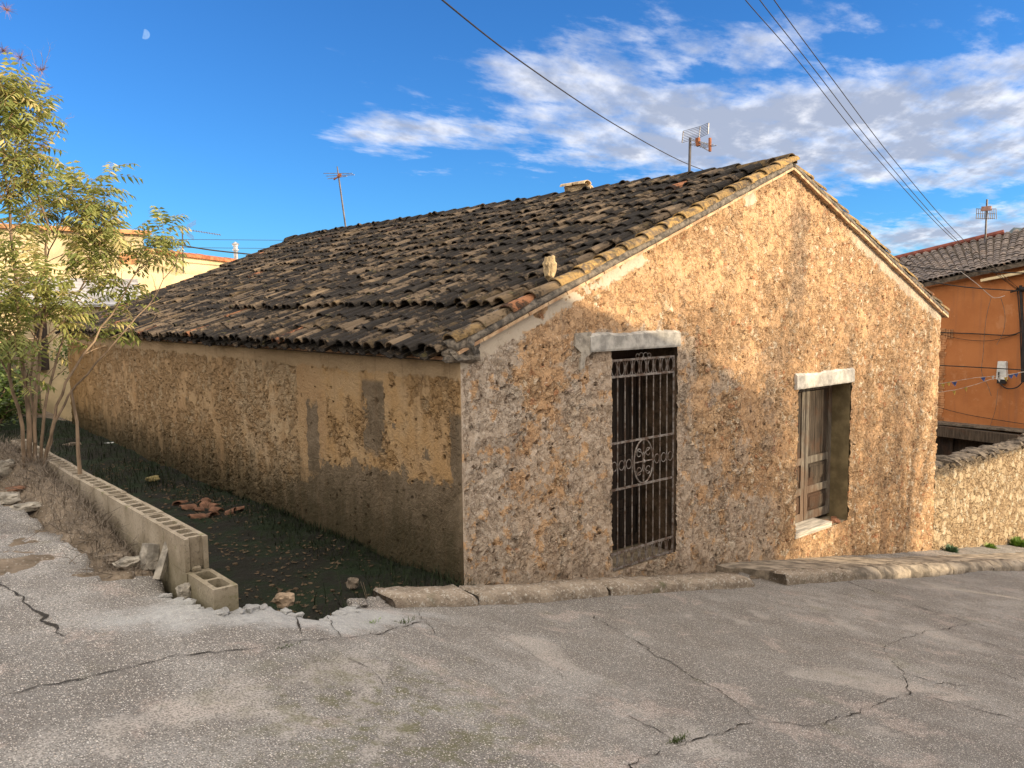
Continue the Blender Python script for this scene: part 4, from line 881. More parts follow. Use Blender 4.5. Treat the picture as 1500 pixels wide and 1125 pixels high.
# ---------------------------------------------------------------- loose rubble near the block wall
M_rock = simple('grey_rubble', (.36, .33, .28), var=.4, sc=9, bump=.015); M_rockd = simple('brown_rubble', (.22, .18, .14), var=.4, sc=9, bump=.015); M_terra = simple('broken_terracotta', (.23, .12, .075), var=.35, sc=10, bump=.006)
def rock_at(px, py, sz, m_, label, z=None, rot=0, cat='stone', name='loose_stone', group='loose stones', X=None):
    P = place(px, py, Z=z); zz = z; mb = MB(); mb.rock((0, 0, 0), sz, rot, seg=3, rough=.4); o = mb.build(name, m_); o.location = (P.x, P.y, zz + sz[2] * .5); tag(o, label, cat, group); return o
cyl = thing('broken_pipe_piece', place(222, 828, Z=-.02), 'broken grey cylinder of concrete leaning on the block wall end', 'rubble')
mb = MB(); n = 14; P0 = Vector((0, 0, 0)); ax = Vector((.25, .3, .9)).normalized(); 
mb.tube([(0, 0, -.02), (.012, .01, .06), (.03, .02, .13)], [.072, .075, .070], 14); mb.v = [(v[0] + .008 * mn.noise(Vector(v) * 20), v[1] + .008 * mn.noise(Vector(v) * 20 + Vector((9, 0, 0))), v[2]) for v in mb.v]
mb.build('pipe_body', M_rock, cyl)
p = place(238, 835, Z=0); mb = MB(); mb.box((-.015, -.02, -.08), (.02, .03, .16), jit=.006); o = mb.build('stone_slab', M_rock); o.location = (p.x, p.y, p.z + .02); o.rotation_euler = (.1, .35, .4); tag(o, 'thin grey slab leaning between concrete cylinder and block wall', 'stone')
rock_at(190, 826, (.09, .06, .03), M_rock, 'flat grey stone lying left of the concrete cylinder', z=0.0)
rock_at(165, 820, (.06, .05, .03), M_rockd, 'flat brownish stone lying farthest left of the concrete cylinder', z=.0)
rock_at(272, 872, (.05, .05, .05), M_rock, 'pale stone wedged in the dry weeds beside the lowest block', z=-.08)
rock_at(5, 692, (.10, .09, .08), M_rock, 'rounded grey stone beside the tree foot at the left photo edge', z=.14)
rock_at(25, 717, (.09, .05, .02), M_terra, 'reddish flat tile piece below the tree foot', z=.10)
rock_at(8, 735, (.12, .09, .05), M_rock, 'pale broken concrete lump on the left rim of the road', z=.07)
rock_at(40, 746, (.13, .08, .035), M_rock, 'flat broken concrete plate on the left rim, right of the pale lump', z=.05)
rock_at(415, 884, (.07, .055, .05), simple('tan_stone', (.40, .30, .21), sc=9, bump=.01), 'tan stone at the rim of the road above the sunken yard', z=-.45)
rock_at(517, 858, (.06, .05, .05), M_rockd, 'dark square stone at the house wall foot in the sunken yard', z=-.82)
rock_at(106, 656, (.16, .11, .07), M_rockd, 'brown stone at the far end of the sunken yard', z=-.85)
rock_at(160, 652, (.11, .05, .035), simple('white_scrap', (.75, .77, .78), sc=9, bump=.004), 'small white plastic scrap on the yard ground', z=-.85, cat='litter', name='white_scrap', group='litter')
rock_at(224, 703, (.10, .05, .04), simple('ochre_stone', (.36, .30, .14), sc=9, bump=.01), 'ochre stone lying mid yard beside the block wall', z=-.85)
# broken roof tile shards heaped at the wall foot
shards = [(275, 744, 0), (290, 748, 1), (305, 742, 2), (318, 748, 3), (338, 751, 4), (300, 736, 5), (288, 758, 6), (308, 756, 7), (352, 747, 8), (265, 738, 9)]
proto = None
for (px, py, k) in shards:
    P = place(px, py, Z=-.84); mb = MB(); r_ = random.Random(k); L = r_.uniform(.09, .20)
    tile(mb, Vector((0, -L / 2, 0)), Vector((0, 1, 0)), Vector((1, 0, 0)), Vector((0, 0, 1)), L=L, r0=.085, r1=.06, hgt=.05)
    o = mb.build('tile_shard', M_terra); o.location = P; o.rotation_euler = (r_.uniform(-.3, .3), r_.uniform(-.4, .4), r_.uniform(0, 6))
    tag(o, ['shard of curved terracotta tile at the near side of the yard heap, left end', 'shard of curved terracotta tile left of the middle of the yard heap', 'shard of curved terracotta tile in the middle of the yard heap', 'shard of curved terracotta tile right of the middle of the yard heap', 'shard of curved terracotta tile near the house wall, second from the right in the heap', 'topmost and farthest terracotta shard of the yard heap', 'nearest terracotta shard of the yard heap, lowest in the photo on its left', 'terracotta shard low in the middle front of the yard heap', 'rightmost terracotta shard of the yard heap beside the house wall', 'leftmost terracotta shard of the yard heap'][k], 'tile shard', 'broken tile shards heaped in the yard')

# ---------------------------------------------------------------- weeds, grass, litter (uncountable)
M_dry = simple('dry_stalk', (.30, .24, .17), var=.4, sc=20); M_drygr = simple('grey_twig', (.20, .165, .13), var=.4, sc=20); M_grass = simple('dark_grass', (.014, .025, .007), var=.4, sc=9); M_leafl = simple('dead_leaf', (.11, .078, .048), var=.5, sc=9)
def blade(mb, p, h, w, lean, curl=.5):
    a = random.random() * 6.283; d = Vector((math.cos(a), math.sin(a), 0)); s_ = Vector((-d.y, d.x, 0)) * w; pts = [Vector(p) + d * (lean * (t ** 1.7)) * h + Vector((0, 0, h * t * (1 - curl * lean * t * .5))) for t in (0, .35, .7, 1)]
    vs = []
    for i, q in enumerate(pts): ww = (1, .85, .55, .08)[i]; vs += [q - s_ * ww, q + s_ * ww]
    mb.add(vs, [(0, 1, 3, 2), (2, 3, 5, 4), (4, 5, 7, 6)])
def TZ(x, y): return float(terr_z(np.array(x), np.array(y)))
mb = MB()
for k in range(2600):
    y = random.uniform(-1.2, 4.6); x = -2.68 - abs(random.gauss(0, .16)) if y > -.2 else random.uniform(-2.85, -2.66)
    if x < -3.3: continue
    z = TZ(x, y); blade(mb, (x, y, z), random.uniform(.04, .17) * (1 if y > -.2 else .6), .0022, random.uniform(.3, 1.6))
for k in range(260):
    y = random.uniform(-.3, 4.2); x = -2.72 - abs(random.gauss(0, .15)); z = TZ(x, y); p = Vector((x, y, z)); a = random.random() * 6.28; d = Vector((math.cos(a), math.sin(a), random.uniform(.05, .7))); pts = [p]
    for q in range(5): d = (d + Vector((random.gauss(0, .25), random.gauss(0, .25), random.gauss(-.04, .2)))).normalized(); p = p + d * random.uniform(.03, .07); pts.append(p)
    mb.tube(pts, [.003, .0028, .0025, .002, .0015, .001], 4, cap=False)
o = mb.build('dry_weeds', [M_drygr]); tag(o, 'tangle of dry grey weeds and twigs along the foot of the block wall', 'dry weeds', kind='stuff')
mb = MB()
for k in range(1500):
    y = random.uniform(-1.15, 4.0); x = -random.random() ** 2.2 * .5 - .02
    if y < 0: x -= .3 * random.random()
    z = TZ(x, y); blade(mb, (x, y, z), random.uniform(.04, .15), .003, random.uniform(.2, 1.2))
for k in range(3800):
    y = random.uniform(6, 14) if k % 3 else random.uniform(1.5, 8); x = random.uniform(-2.5, -.05) if y > 6 else -random.random() ** 2 * .7
    z = TZ(x, y); blade(mb, (x, y, z), random.uniform(.05, .22) if y > 6 else random.uniform(.04, .12), .005, random.uniform(.2, 1.2))
for k in range(700):
    y = random.uniform(-.75, .6); x = random.uniform(-1.5, -.05)
    if random.random() < (y + .7) / 1.6: continue
    z = TZ(x, y); blade(mb, (x, y, z), random.uniform(.08, .30), .004, random.uniform(.2, 1.3))
o = mb.build('yard_grass', [M_grass]); tag(o, 'dark grass and moss growing along the shaded foot of the house wall', 'grass', kind='stuff')
mb = MB()
for k in range(2600):
    y = random.uniform(-.6, 9); x = random.uniform(-2.45, -.1)
    if mn.noise(Vector((x * 1.5, y * .8, 2))) < random.uniform(-.3, .25): continue
    z = TZ(x, y) + .012; a = random.random() * 6.28; s_ = random.uniform(.012, .035); c_, n_ = math.cos(a) * s_, math.sin(a) * s_
    mb.add([(x - c_, y - n_, z + random.uniform(0, .015)), (x + n_ * .5, y - c_ * .5, z), (x + c_, y + n_, z + random.uniform(0, .02)), (x - n_ * .5, y + c_ * .5, z)], [(0, 1, 2, 3)])
for k in range(420):
    y = random.uniform(-.5, 7); x = random.uniform(-2.4, -.2); z = TZ(x, y); s_ = random.uniform(.008, .03); mb.rock((x, y, z + s_ * .3), (s_, s_ * .8, s_ * .6), random.random() * 3, seg=1)
o = mb.build('leaf_litter', [M_leafl]); tag(o, 'dead leaves and small stones scattered over the sunken yard ground', 'leaf litter', kind='stuff')
# tall dry stalks near the kerb end
root = thing('dry_stalks', place(555, 890, Z=-.6), 'few tall dry stalks sticking up beside the left end of the kerb', 'dry plant'); mb = MB()
for (dx_, dy_, h) in ((-.10, .02, .24), (-.07, .05, .22), (-.02, .0, .13), (.05, .08, .16), (-.12, -.02, .12), (.0, .05, .10), (.07, .02, .09)):
    p = Vector((dx_ * .4, dy_, -.1)); mb.tube([p, p + Vector((dx_ * .4, 0, h * .6)), p + Vector((dx_ * .9, .01, h + .08))], [.0035, .003, .0012], 5)
for k in range(60): blade(mb, (random.gauss(0, .08), random.gauss(0.02, .05), -.08), random.uniform(.05, .14), .0025, random.uniform(.3, 1.4))
mb.build('stalk', M_dry, root)
# small tufts in cracks of the road
for (px, py, zz, n, h, lb) in ((990, 1087, -.5, 130, .035, 'small green grass tuft growing in the road crack near the bottom of the photo'), (541, 913, -.45, 40, .03, 'tiny bright green tuft on the broken rim slab left of the kerb'), (590, 913, -.55, 60, .04, 'tiny tuft at the left foot of the kerb end'), (412, 950, -.28, 50, .025, 'mossy tuft in the long crack of the left slab')):
    q = place(px, py, Z=zz)
    for it in range(6): q = place(px, py, Z=float(road_z(np.array(q.x), np.array(q.y))))
    root = thing('grass_tuft', q, lb, 'grass tuft', 'grass tufts in the road cracks'); mb = MB()
    for k in range(n): blade(mb, (random.gauss(0, .05), random.gauss(0, .012), -.003), random.uniform(.3, 1) * h, .002, random.uniform(.3, 1.3))
    mb.build('blades', M_leafb if n == 40 else M_mossy, root)

# ---------------------------------------------------------------- trees
M_bark = simple('pale_brown_bark', (.25, .18, .12), var=.35, sc=12, bump=.006, stretch=(1, 1, .3))
M_twig = simple('reddish_twig', (.32, .17, .10), var=.3, sc=12, bump=.002)
def m_leaf(c1, c2, c3):
    def f(t, b):
        r = t.xyz(t.attr('Col'))[0]; c = t.mix(r, c1, c2); c = t.mix(t.ramp(r, .86, .95), c, c3)
        b.inputs['Subsurface Weight'].default_value = 0
        return c
    mt = mat('pinnate_leaf', f, rough=.55, spec=.35); t = NT(mt.node_tree); b = [n for n in t.n if n.type == 'BSDF_PRINCIPLED'][0]; out = [n for n in t.n if n.type == 'OUTPUT_MATERIAL'][0]
    tr = t.new('ShaderNodeBsdfTranslucent'); ms = t.new('ShaderNodeMixShader'); ms.inputs[0].default_value = .38
    src = b.inputs['Base Color'].links[0].from_socket; t.l.new(src, tr.inputs[0]); t.l.new(b.outputs[0], ms.inputs[1]); t.l.new(tr.outputs[0], ms.inputs[2]); t.l.new(ms.outputs[0], out.inputs[0]); return mt
M_leaf = m_leaf((.15, .19, .045), (.42, .42, .14), (.60, .50, .22))
M_leaf2 = m_leaf((.05, .09, .02), (.16, .22, .05), (.30, .28, .08))
def pinnate(mb, p, d, L=.26, n=5, lw=.0155, ll=.105):
    """compound leaf: rachis with paired drooping leaflets"""
    d = d.normalized(); p = Vector(p); pts = [p]; dd = d.copy()
    side = d.cross(Vector((0, 0, 1))); side = side.normalized() if side.length > .05 else Vector((1, 0, 0))
    tone = random.uniform(.05, .98); ll *= random.uniform(.65, 1.2); roll = random.uniform(-.6, .6); up = side.cross(d); side = (side * math.cos(roll) + up * math.sin(roll)).normalized()
    for k in range(n):
        dd = (dd + Vector((0, 0, -.09))).normalized(); p = p + dd * (L / n); pts.append(p)
        f = 1 - abs((k + .5) / n - .5) * .7
        for s_ in (-1, 1):
            ld = (side * s_ * .9 + dd * .45 + Vector((0, 0, -.35)) + Vector((random.gauss(0, .12), random.gauss(0, .12), random.gauss(0, .12)))).normalized(); l = ll * f * random.uniform(.8, 1.1); w = dd.cross(ld).cross(ld); w = (w.normalized() if w.length > .01 else dd) * lw * f * random.uniform(.75, 1.25)
            m0 = p + ld * l * .4; mb.cc = (min(1, max(0, tone + random.gauss(0, .12))), 0, 0, 1); fold = ld.cross(w).normalized() * lw * .35
            mb.add([p, m0 + w + fold, p + ld * l - Vector((0, 0, l * .18)), m0 - w + fold, m0], [(0, 1, 4), (1, 2, 4), (2, 3, 4), (3, 0, 4)])
    return pts
def grow(tb, lb, p, d, L, r, depth, droop=0, leafden=1., leafL=.25, twigs=None, tip_bare=0):
    n = 7; pts = [Vector(p)]; d = Vector(d).normalized(); step = L / n; rs = [r]
    for k in range(n):
        d = (d + Vector((random.gauss(0, .07), random.gauss(0, .07), random.gauss(.03, .05)))).normalized(); pts.append(pts[-1] + d * step); rs.append(r * (1 - .75 * (k + 1) / n))
    tb.tube(pts, rs, 6 if r > .008 else 4, cap=False)
    for k in range(2, n + 1):
        if depth > 0 and random.random() < .75:
            a = random.random() * 6.283; o_ = d.orthogonal().normalized(); o2 = d.cross(o_); nd = (d * .75 + (o_ * math.cos(a) + o2 * math.sin(a)) * .65).normalized()
            grow(tb, lb, pts[k], nd, L * random.uniform(.32, .5), rs[k] * .6, depth - 1, leafden=leafden, leafL=leafL)
        if depth <= 1:
            for q in range(int(random.random() * 1.35 * leafden + .30 * leafden)):
                a = random.random() * 6.283; o_ = d.orthogonal().normalized(); o2 = d.cross(o_); nd = (d * .35 + (o_ * math.cos(a) + o2 * math.sin(a)) * .8 + Vector((0, 0, .15))).normalized()
                rp = pinnate(lb, pts[k], nd, L=leafL * random.uniform(.7, 1.15)); lb.cur = 1; lb.tube([rp[0], rp[3], rp[-1]], .0013, 3, cap=False); lb.cur = 0
TP = place(50, 692, Z=.12)
tree = thing('sapling_tree', TP, 'multi stemmed young tree with yellow green feathery leaves at the left photo edge', 'tree')
tb, lb = MB(), MB()
def stem(pix, Y, rad, dens=1., depth=1, sub=6, leafL=.25, subL=(.45, .85), start=.35):
    """stem through photo pixels at given Y plane per point"""
    P = [Vector(place(px, py, Y=yy)) for (px, py), yy in zip(pix, Y)]
    Q = []
    for i in range(len(P) - 1):
        for k in range(4):
            t = k / 4; Q.append(P[i].lerp(P[i + 1], t) + Vector((random.gauss(0, .008), random.gauss(0, .008), 0)))
    Q.append(P[-1]); n = len(Q); rad *= .55; rs = [rad * (1 - .8 * i / (n - 1)) for i in range(n)]; tb.tube(Q, rs, 8, cap=False)
    for k in range(sub):
        f = random.uniform(start, 1); i = min(n - 2, int(f * (n - 1))); d = (Q[i + 1] - Q[i]).normalized(); a = random.random() * 6.283; o_ = d.orthogonal().normalized(); o2 = d.cross(o_)
        grow(tb, lb, Q[i], (d * .8 + (o_ * math.cos(a) + o2 * math.sin(a)) * .7), random.uniform(*subL) * (1.1 - .4 * f), rs[i] * .55 + .002, depth, leafden=dens, leafL=leafL)
b0 = 2.8
stem([(45, 700), (40, 600), (30, 500), (22, 380), (5, 220), (-10, 115)], [b0, b0, b0, b0, b0, b0 - .1], .045, sub=17, start=.25, subL=(.28, .5))
stem([(50, 700), (52, 600), (60, 470), (70, 330), (40, 220), (15, 150)], [b0, b0, b0 + .1, b0 + .1, b0 + .1, b0], .035, sub=13, start=.3, subL=(.28, .5))
stem([(60, 700), (75, 630), (95, 560), (150, 480), (195, 410), (215, 360)], [b0, b0, b0, b0 + .1, b0 + .2, b0 + .2], .032, sub=9, start=.5, subL=(.2, .36), dens=.8)
stem([(60, 700), (80, 620), (110, 565), (170, 500), (230, 430), (275, 350)], [b0, b0 - .05, b0 - .05, b0 - .1, b0 - .1, b0 - .1], .026, sub=5, start=.7, subL=(.15, .35), dens=.6)
stem([(55, 700), (66, 600), (90, 500), (115, 430), (140, 370), (155, 325)], [b0, b0, b0 + .2, b0 + .3, b0 + .35, b0 + .35], .028, sub=12, start=.4, subL=(.25, .42))
stem([(40, 700), (25, 600), (5, 500), (-20, 400), (-30, 300)], [b0, b0, b0 - .1, b0 - .2, b0 - .2], .035, sub=14, start=.4)
stem([(50, 650), (45, 560), (55, 420), (80, 350), (95, 300)], [b0, b0 + .2, b0 + .4, b0 + .5, b0 + .5], .026, sub=14, start=.35)
stem([(160, 495), (205, 478), (240, 466), (285, 452)], [b0, b0, b0, b0], .007, sub=3, start=.5, subL=(.1, .2), dens=.5)
stem([(200, 400), (225, 375), (255, 330)], [b0 + .2, b0 + .2, b0 + .2], .007, sub=4, start=.2, subL=(.15, .3), dens=.8)
stem([(10, 280), (30, 190), (50, 130), (68, 95)], [b0, b0, b0, b0], .010, sub=5, start=.3, subL=(.2, .35), dens=.5)
stem([(45, 250), (80, 200), (105, 165)], [b0 + .1] * 3, .006, sub=2, start=.7, subL=(.1, .15), dens=.6)
trk = attach(tb, 'branches', M_bark, tree, smooth=True); crn = attach(lb, 'crown', [M_leaf, M_twig], tree)
M_seed = simple('dead_seed_head', (.30, .16, .12), sc=20)
for (px, py, r_) in ((60, 103, .06), (30, 85, .07), (40, 125, .10), (62, 215, .06), (25, 210, .06), (5, 75, .07), (10, 15, .06), (70, 130, .04)):
    c = Vector(place(px, py, Y=b0)); sb = MB()
    for k in range(60):
        d = Vector((random.gauss(0, 1), random.gauss(0, 1), random.gauss(.3, .8))).normalized() * r_ * random.uniform(.4, 1.5); sb.tube([c, c + d * .6 + Vector((0, 0, .004)), c + d], [.0012, .001, .0006], 3, cap=False)
    attach(sb, 'seed_head', M_seed, tree)
# straight dry stake in front
mb = MB(); a = place(119, 706, Y=1.9); mb.tube([a - Vector((0, 0, .15)), a + Vector((-.01, 0, .25)), a + Vector((.0, .02, .5)), a + Vector((-.03, .02, .78))], [.019, .016, .013, .009], 7); o = mb.build('dead_stump', M_bark); tag(o, 'thin dead upright stump standing right of the tree foot', 'stump')
# green bushes beyond
def bush(name, c, sz, n, m_, label, cat='bush', leafs=.05):
    root = thing(name, c, label, cat, 'bushes at the far end of the yard'); mb = MB(); tb_ = MB()
    cl = [(Vector((random.gauss(0, .5) * sz[0], random.gauss(0, .5) * sz[1], sz[2] * random.uniform(.25, 1.0))), random.uniform(.25, .5)) for _ in range(16)]
    for (q, r_) in cl:
        tb_.tube([(0, 0, 0), q * .5 + Vector((0, 0, .1)), q], [.02, .012, .004], 5, cap=False)
        for k in range(n // 16):
            d = Vector((random.gauss(0, 1), random.gauss(0, 1), random.gauss(0, 1))).normalized() * r_ * min(sz) * random.uniform(.5, 1.1); p = q + d; a = Vector((random.gauss(0, 1), random.gauss(0, 1), random.gauss(0, .6))).normalized(); s_ = a.cross(Vector((0, 0, 1))).normalized() * leafs * .35; mb.cc = (min(1, max(0, random.gauss(.5, .25))), 0, 0, 1)
            mb.add([p, p + a * leafs * .5 + s_, p + a * leafs, p + a * leafs * .5 - s_], [(0, 1, 2, 3)])
    mb.build('foliage', m_, root); tb_.build('stem', M_bark, root)
bush('bush', (-3.6, 5.6, .2), (.9, .8, 1.3), 4200, M_leaf, 'yellow green leafy bush behind the young tree at the left edge', leafs=.07)
bush('bush', (-2.4, 7.2, .0), (.5, .7, .8), 1800, M_leaf2, 'dark green bush behind the tree above the far end of the block wall', leafs=.07)
bush('bush', (-.9, 14.6, -.8), (1.3, .9, 1.5), 3000, M_leaf2, 'dark overgrown bush in the shade at the far end of the sunken yard', leafs=.10)
bush('bush', (-2.6, 14.0, -.6), (1.3, .9, 1.2), 3000, M_leaf2, 'low dark bush at the far left corner of the sunken yard', leafs=.10)

# ---------------------------------------------------------------- neighbours on the left, behind
M_cream = simple('cream_render', (.66, .54, .33), var=.12, sc=1.2, bump=.006); M_red = simple('red_clay_coping', (.50, .17, .08), var=.3, sc=6, bump=.01); M_lav = simple('pale_metal_roof', (.40, .40, .42), var=.15, sc=2, bump=.01); M_brown = simple('brown_render', (.30, .23, .15), var=.25, sc=2, bump=.01); M_white = simple('white_render', (.74, .70, .62), var=.1, sc=1.5, bump=.004)
M_brkor = simple('orange_brick', (.52, .26, .12), var=.3, sc=5, bump=.008)
lh = thing('cream_house', (4, 24, -1), 'cream rendered house with sloping red tile coping beyond the dark roof', 'house')
mb = MB(); Pw = [(-2.0, 3.75), (3.82, 3.52), (7.3, 3.20), (9.5, 2.9), (9.5, -2), (-2, -2)]
mb.add([(x, 22, z) for x, z in Pw] + [(x, 28, z) for x, z in Pw], [(0, 1, 2, 3, 4, 5)[::-1], (6, 7, 8, 9, 10, 11)] + [(i, (i + 1) % 6, 6 + (i + 1) % 6, 6 + i) for i in range(6)]); attach(mb, 'wall', M_cream, lh)
mb = MB(); x = -2.1
while x < 9.5:
    z = np.interp(x, [-2, 3.82, 7.3, 9.5], [3.75, 3.52, 3.20, 2.9]); z2 = np.interp(x + .24, [-2, 3.82, 7.3, 9.5], [3.75, 3.52, 3.20, 2.9]); h_ = .10 + random.uniform(-.012, .012)
    vs = [(x, 21.88, z), (x + .232, 21.88, z2), (x + .232, 22.5, z2), (x, 22.5, z), (x, 21.90, z + h_), (x + .232, 21.90, z2 + h_), (x + .232, 22.5, z2 + h_ + .1), (x, 22.5, z + h_ + .1)]
    mb.add(vs, [(0, 3, 2, 1), (4, 5, 6, 7), (0, 1, 5, 4), (2, 3, 7, 6), (0, 4, 7, 3), (1, 2, 6, 5)]); x += .24
attach(mb, 'tile_coping', M_red, lh)
mb = MB(); mb.add([(1.5, 21.2, 2.95), (8.5, 21.2, 2.45), (8.5, 22, 2.65), (1.5, 22, 3.1), (1.5, 21.2, -1), (8.5, 21.2, -1), (8.5, 22, -1), (1.5, 22, -1)], [(3, 2, 1, 0), (0, 1, 5, 4), (1, 2, 6, 5), (3, 0, 4, 7)]); mb.v = [(v[0], v[1] - .05, v[2]) for v in mb.v]
attach(mb, 'lower_wall', M_cream, lh)
hb = thing('flat_roofed_block', (1.5, 21, -1), 'tall cream block with thin brown tiled roof edge behind the tree', 'building')
mb = MB(); mb.box((-1.5, 20.3, -2), (3.72, 21.1, 3.86)); attach(mb, 'wall', M_cream, hb); mb = MB(); mb.box((-1.7, 20.1, 3.863), (3.9, 21.2, 3.98), jit=.01); attach(mb, 'roof_edge', M_brkor, hb)
mb = MB(); mb.box((3.0, 20.26, 3.0), (3.5, 20.295, 3.3)); attach(mb, 'brick_patch', M_brkor, hb)
sh = thing('low_outbuilding', (-1.5, 17.5, -1), 'low pale outbuilding with grey metal roof behind the far end of the roof', 'outbuilding')
mb = MB(); mb.box((-8.5, 17.2, -1.2), (2.2, 19.8, 1.78)); attach(mb, 'wall', M_cream, sh)
mb = MB(); mb.add([(-8.7, 17.0, 1.79), (2.6, 17.0, 1.79), (3.4, 20.0, 2.55), (-8.7, 20.0, 2.55), (-8.7, 17.0, 1.73), (2.6, 17.0, 1.73), (3.4, 20.0, 2.45), (-8.7, 20.0, 2.45)], [(0, 1, 2, 3), (7, 6, 5, 4), (0, 4, 5, 1), (1, 5, 6, 2), (3, 7, 4, 0), (2, 6, 7, 3)])
attach(mb, 'metal_roof', M_lav, sh)
mb = MB(); mb.box((.1, 17.05, .2), (.35, 17.18, 1.72)); attach(mb, 'timber_post', M_wood_d, sh)
lw = thing('boundary_wall', (-4, 15.5, -1), 'brown rendered boundary wall behind the tree and the yard', 'wall'); mb = MB(); mb.box((-12, 15.4, -1.5), (-.2, 15.7, .95)); attach(mb, 'wall_body', M_brown, lw); mb = MB(); mb.box((-12, 15.35, .953), (-.15, 15.75, 1.02)); attach(mb, 'coping', M_rake, lw)
# metal flue
fl = thing('flue_pipe', place(346, 384, Y=22.6), 'shiny steel flue pipe with conical cap beyond the left roof verge', 'flue'); M_steel = simple('stainless_steel', (.6, .6, .6), var=.2, sc=4, rough=.3, metal=.9, bump=.001)
mb = MB(); mb.tube([(0, 0, -.6), (0, 0, .55)], .075, 14); mb.build('pipe', M_steel, fl, smooth=False); mb = MB(); mb.tube([(0, 0, .40), (0, 0, .44)], .115, 14); mb.tube([(0, 0, .55), (0, 0, .60), (0, 0, .62), (0, 0, .70)], [.10, .10, .14, .02], 14); mb.build('cap', M_steel, fl)

# ---------------------------------------------------------------- aerials
M_mast = simple('dark_mast_metal', (.11, .10, .10), sc=8, rough=.5, metal=.4, bump=.001); M_alu = simple('aluminium_rod', (.22, .22, .24), sc=8, rough=.4, metal=.7, bump=.001); M_orp = simple('faded_orange_plastic', (.30, .11, .05), sc=8, bump=.001); M_pinkp = simple('faded_pink_plastic', (.34, .20, .16), sc=8, bump=.001)
# 1 grid reflector aerial on ridge
base_ = place(1009, 270, X=5.6); a1 = thing('roof_aerial', base_, 'television aerial with grid reflector on a dark mast near the gable end of the ridge', 'aerial')
def W2(px, py, X=5.6, y=0): return Vector(place(px, py, X=X)) - a1.location
mb = MB(); mb.tube([(0, 0, -.25), W2(1011, 202)], .020, 8); mb.build('mast', M_mast, a1)
c1, c2, c3, c4 = W2(999, 209), W2(1037, 181), W2(1037, 203), W2(1001, 192 + 4)
# reflector: two wings bent like an open book
TL, TR, BL, BR = W2(1001, 192), W2(1038, 180), W2(999, 209), W2(1037, 196); mid_t, mid_b = (TL + TR) / 2 + Vector((.10, 0, .02)), (BL + BR) / 2 + Vector((.10, 0, .02))
mb = MB()
for k in range(8):
    t = k / 7; mb.tube([TL.lerp(BL, t), mid_t.lerp(mid_b, t), TR.lerp(BR, t)], .0042, 5)
for a_, b_ in ((TL, BL), (mid_t, mid_b), (TR, BR)): mb.tube([a_, b_], .009, 5)
mb.build('grid_reflector', M_alu, a1)
mb = MB(); J = W2(1012, 205); E1 = W2(1041, 212); mb.bar(J, E1, .022, .022); mb.bar(W2(1018, 209), W2(1040, 222), .014, .014); mb.build('boom', M_alu, a1)
mb = MB(); mb.bar(W2(1022, 202), W2(1023, 214), .05, .05); mb.bar(W2(1040, 202), W2(1040, 222), .03, .03); mb.build('dipole_box', M_orp, a1)
mb = MB()
for k in range(6):
    c = J.lerp(E1, .25 + k * .14); mb.tube([c + Vector((0, -.12, -.03)), c + Vector((0, .12, -.03))], .005, 5)
mb.build('director_rods', M_alu, a1)
# 2 thin whip aerial, left
b2 = place(507, 337, X=7.0); a2_ = thing('roof_aerial', b2, 'thin leaning aerial with crossed horizontal rods behind the middle of the ridge', 'aerial')
q = lambda px, py: Vector(place(px, py, X=7.0)) - a2_.location
mb = MB(); mb.tube([q(508, 350), q(507, 337), q(496, 258), q(494, 244)], [.03, .025, .022, .015], 7); mb.build('mast', M_mast, a2_)
mb = MB(); 
for a_, b_ in (((474, 254), (516, 254)), ((478, 258), (519, 256)), ((480, 262), (508, 258))): mb.tube([q(*a_), q(*b_)], .010, 5)
mb.build('rods', M_alu, a2_); mb = MB(); mb.rock(q(497, 257), (.06, .06, .06)); mb.bar(q(497, 258), q(489, 263), .03, .03); mb.build('junction_box', M_orp, a2_)
# 3 yagi above cream house
b3 = place(267, 376, Y=21.8); a3 = thing('roof_aerial', b3, 'long yagi aerial on a mast standing above the cream house coping', 'aerial'); q = lambda px, py: Vector(place(px, py, Y=21.8)) - a3.location
mb = MB(); mb.tube([(0, 0, -.9), q(267, 332)], .022, 6); mb.build('mast', M_mast, a3)
mb = MB(); mb.bar(q(270, 336), q(323, 344), .018, .018)
for k in range(14): c = q(272, 336).lerp(q(322, 344), k / 13); mb.tube([c + Vector((-.05, -.16, -.04)), c + Vector((.05, .16, .04))], .010, 4)
mb.build('boom', M_mast, a3); mb = MB()
for k in range(7): mb.tube([q(273, 330 + k * 1.1), q(287, 322 + k * 1.1)], .004, 4)
for k in range(7): mb.tube([q(273, 338 + k * 1.1), q(284, 346 + k * 1.0)], .004, 4)
mb.build('reflector', M_mast, a3)
# 4 on the orange house roof
b4 = place(1443, 352, X=20.); a4 = thing('roof_aerial', b4, 'small aerial with two side grids on the roof of the orange house', 'aerial'); q = lambda px, py: Vector(place(px, py, X=20.)) - a4.location
mb = MB(); mb.tube([q(1443, 360), q(1446, 292)], .025, 6); mb.build('mast', M_mast, a4); mb = MB()
for s_ in (0, 1):
    for k in range(5): x_ = (1431 + k * 3) if s_ == 0 else (1447 + k * 3); mb.tube([q(x_, 305 + (abs(k - 4 * s_)) * .4), q(x_ + (-1 if s_ == 0 else 1), 321)], .012, 4)
for yy in (306, 313, 320): mb.tube([q(1430, yy), q(1458, yy)], .012, 4)
mb.build('grid', M_alu, a4); mb = MB(); mb.bar(q(1438, 306), q(1452, 305), .07, .12); mb.build('dipole_box', M_pinkp, a4)

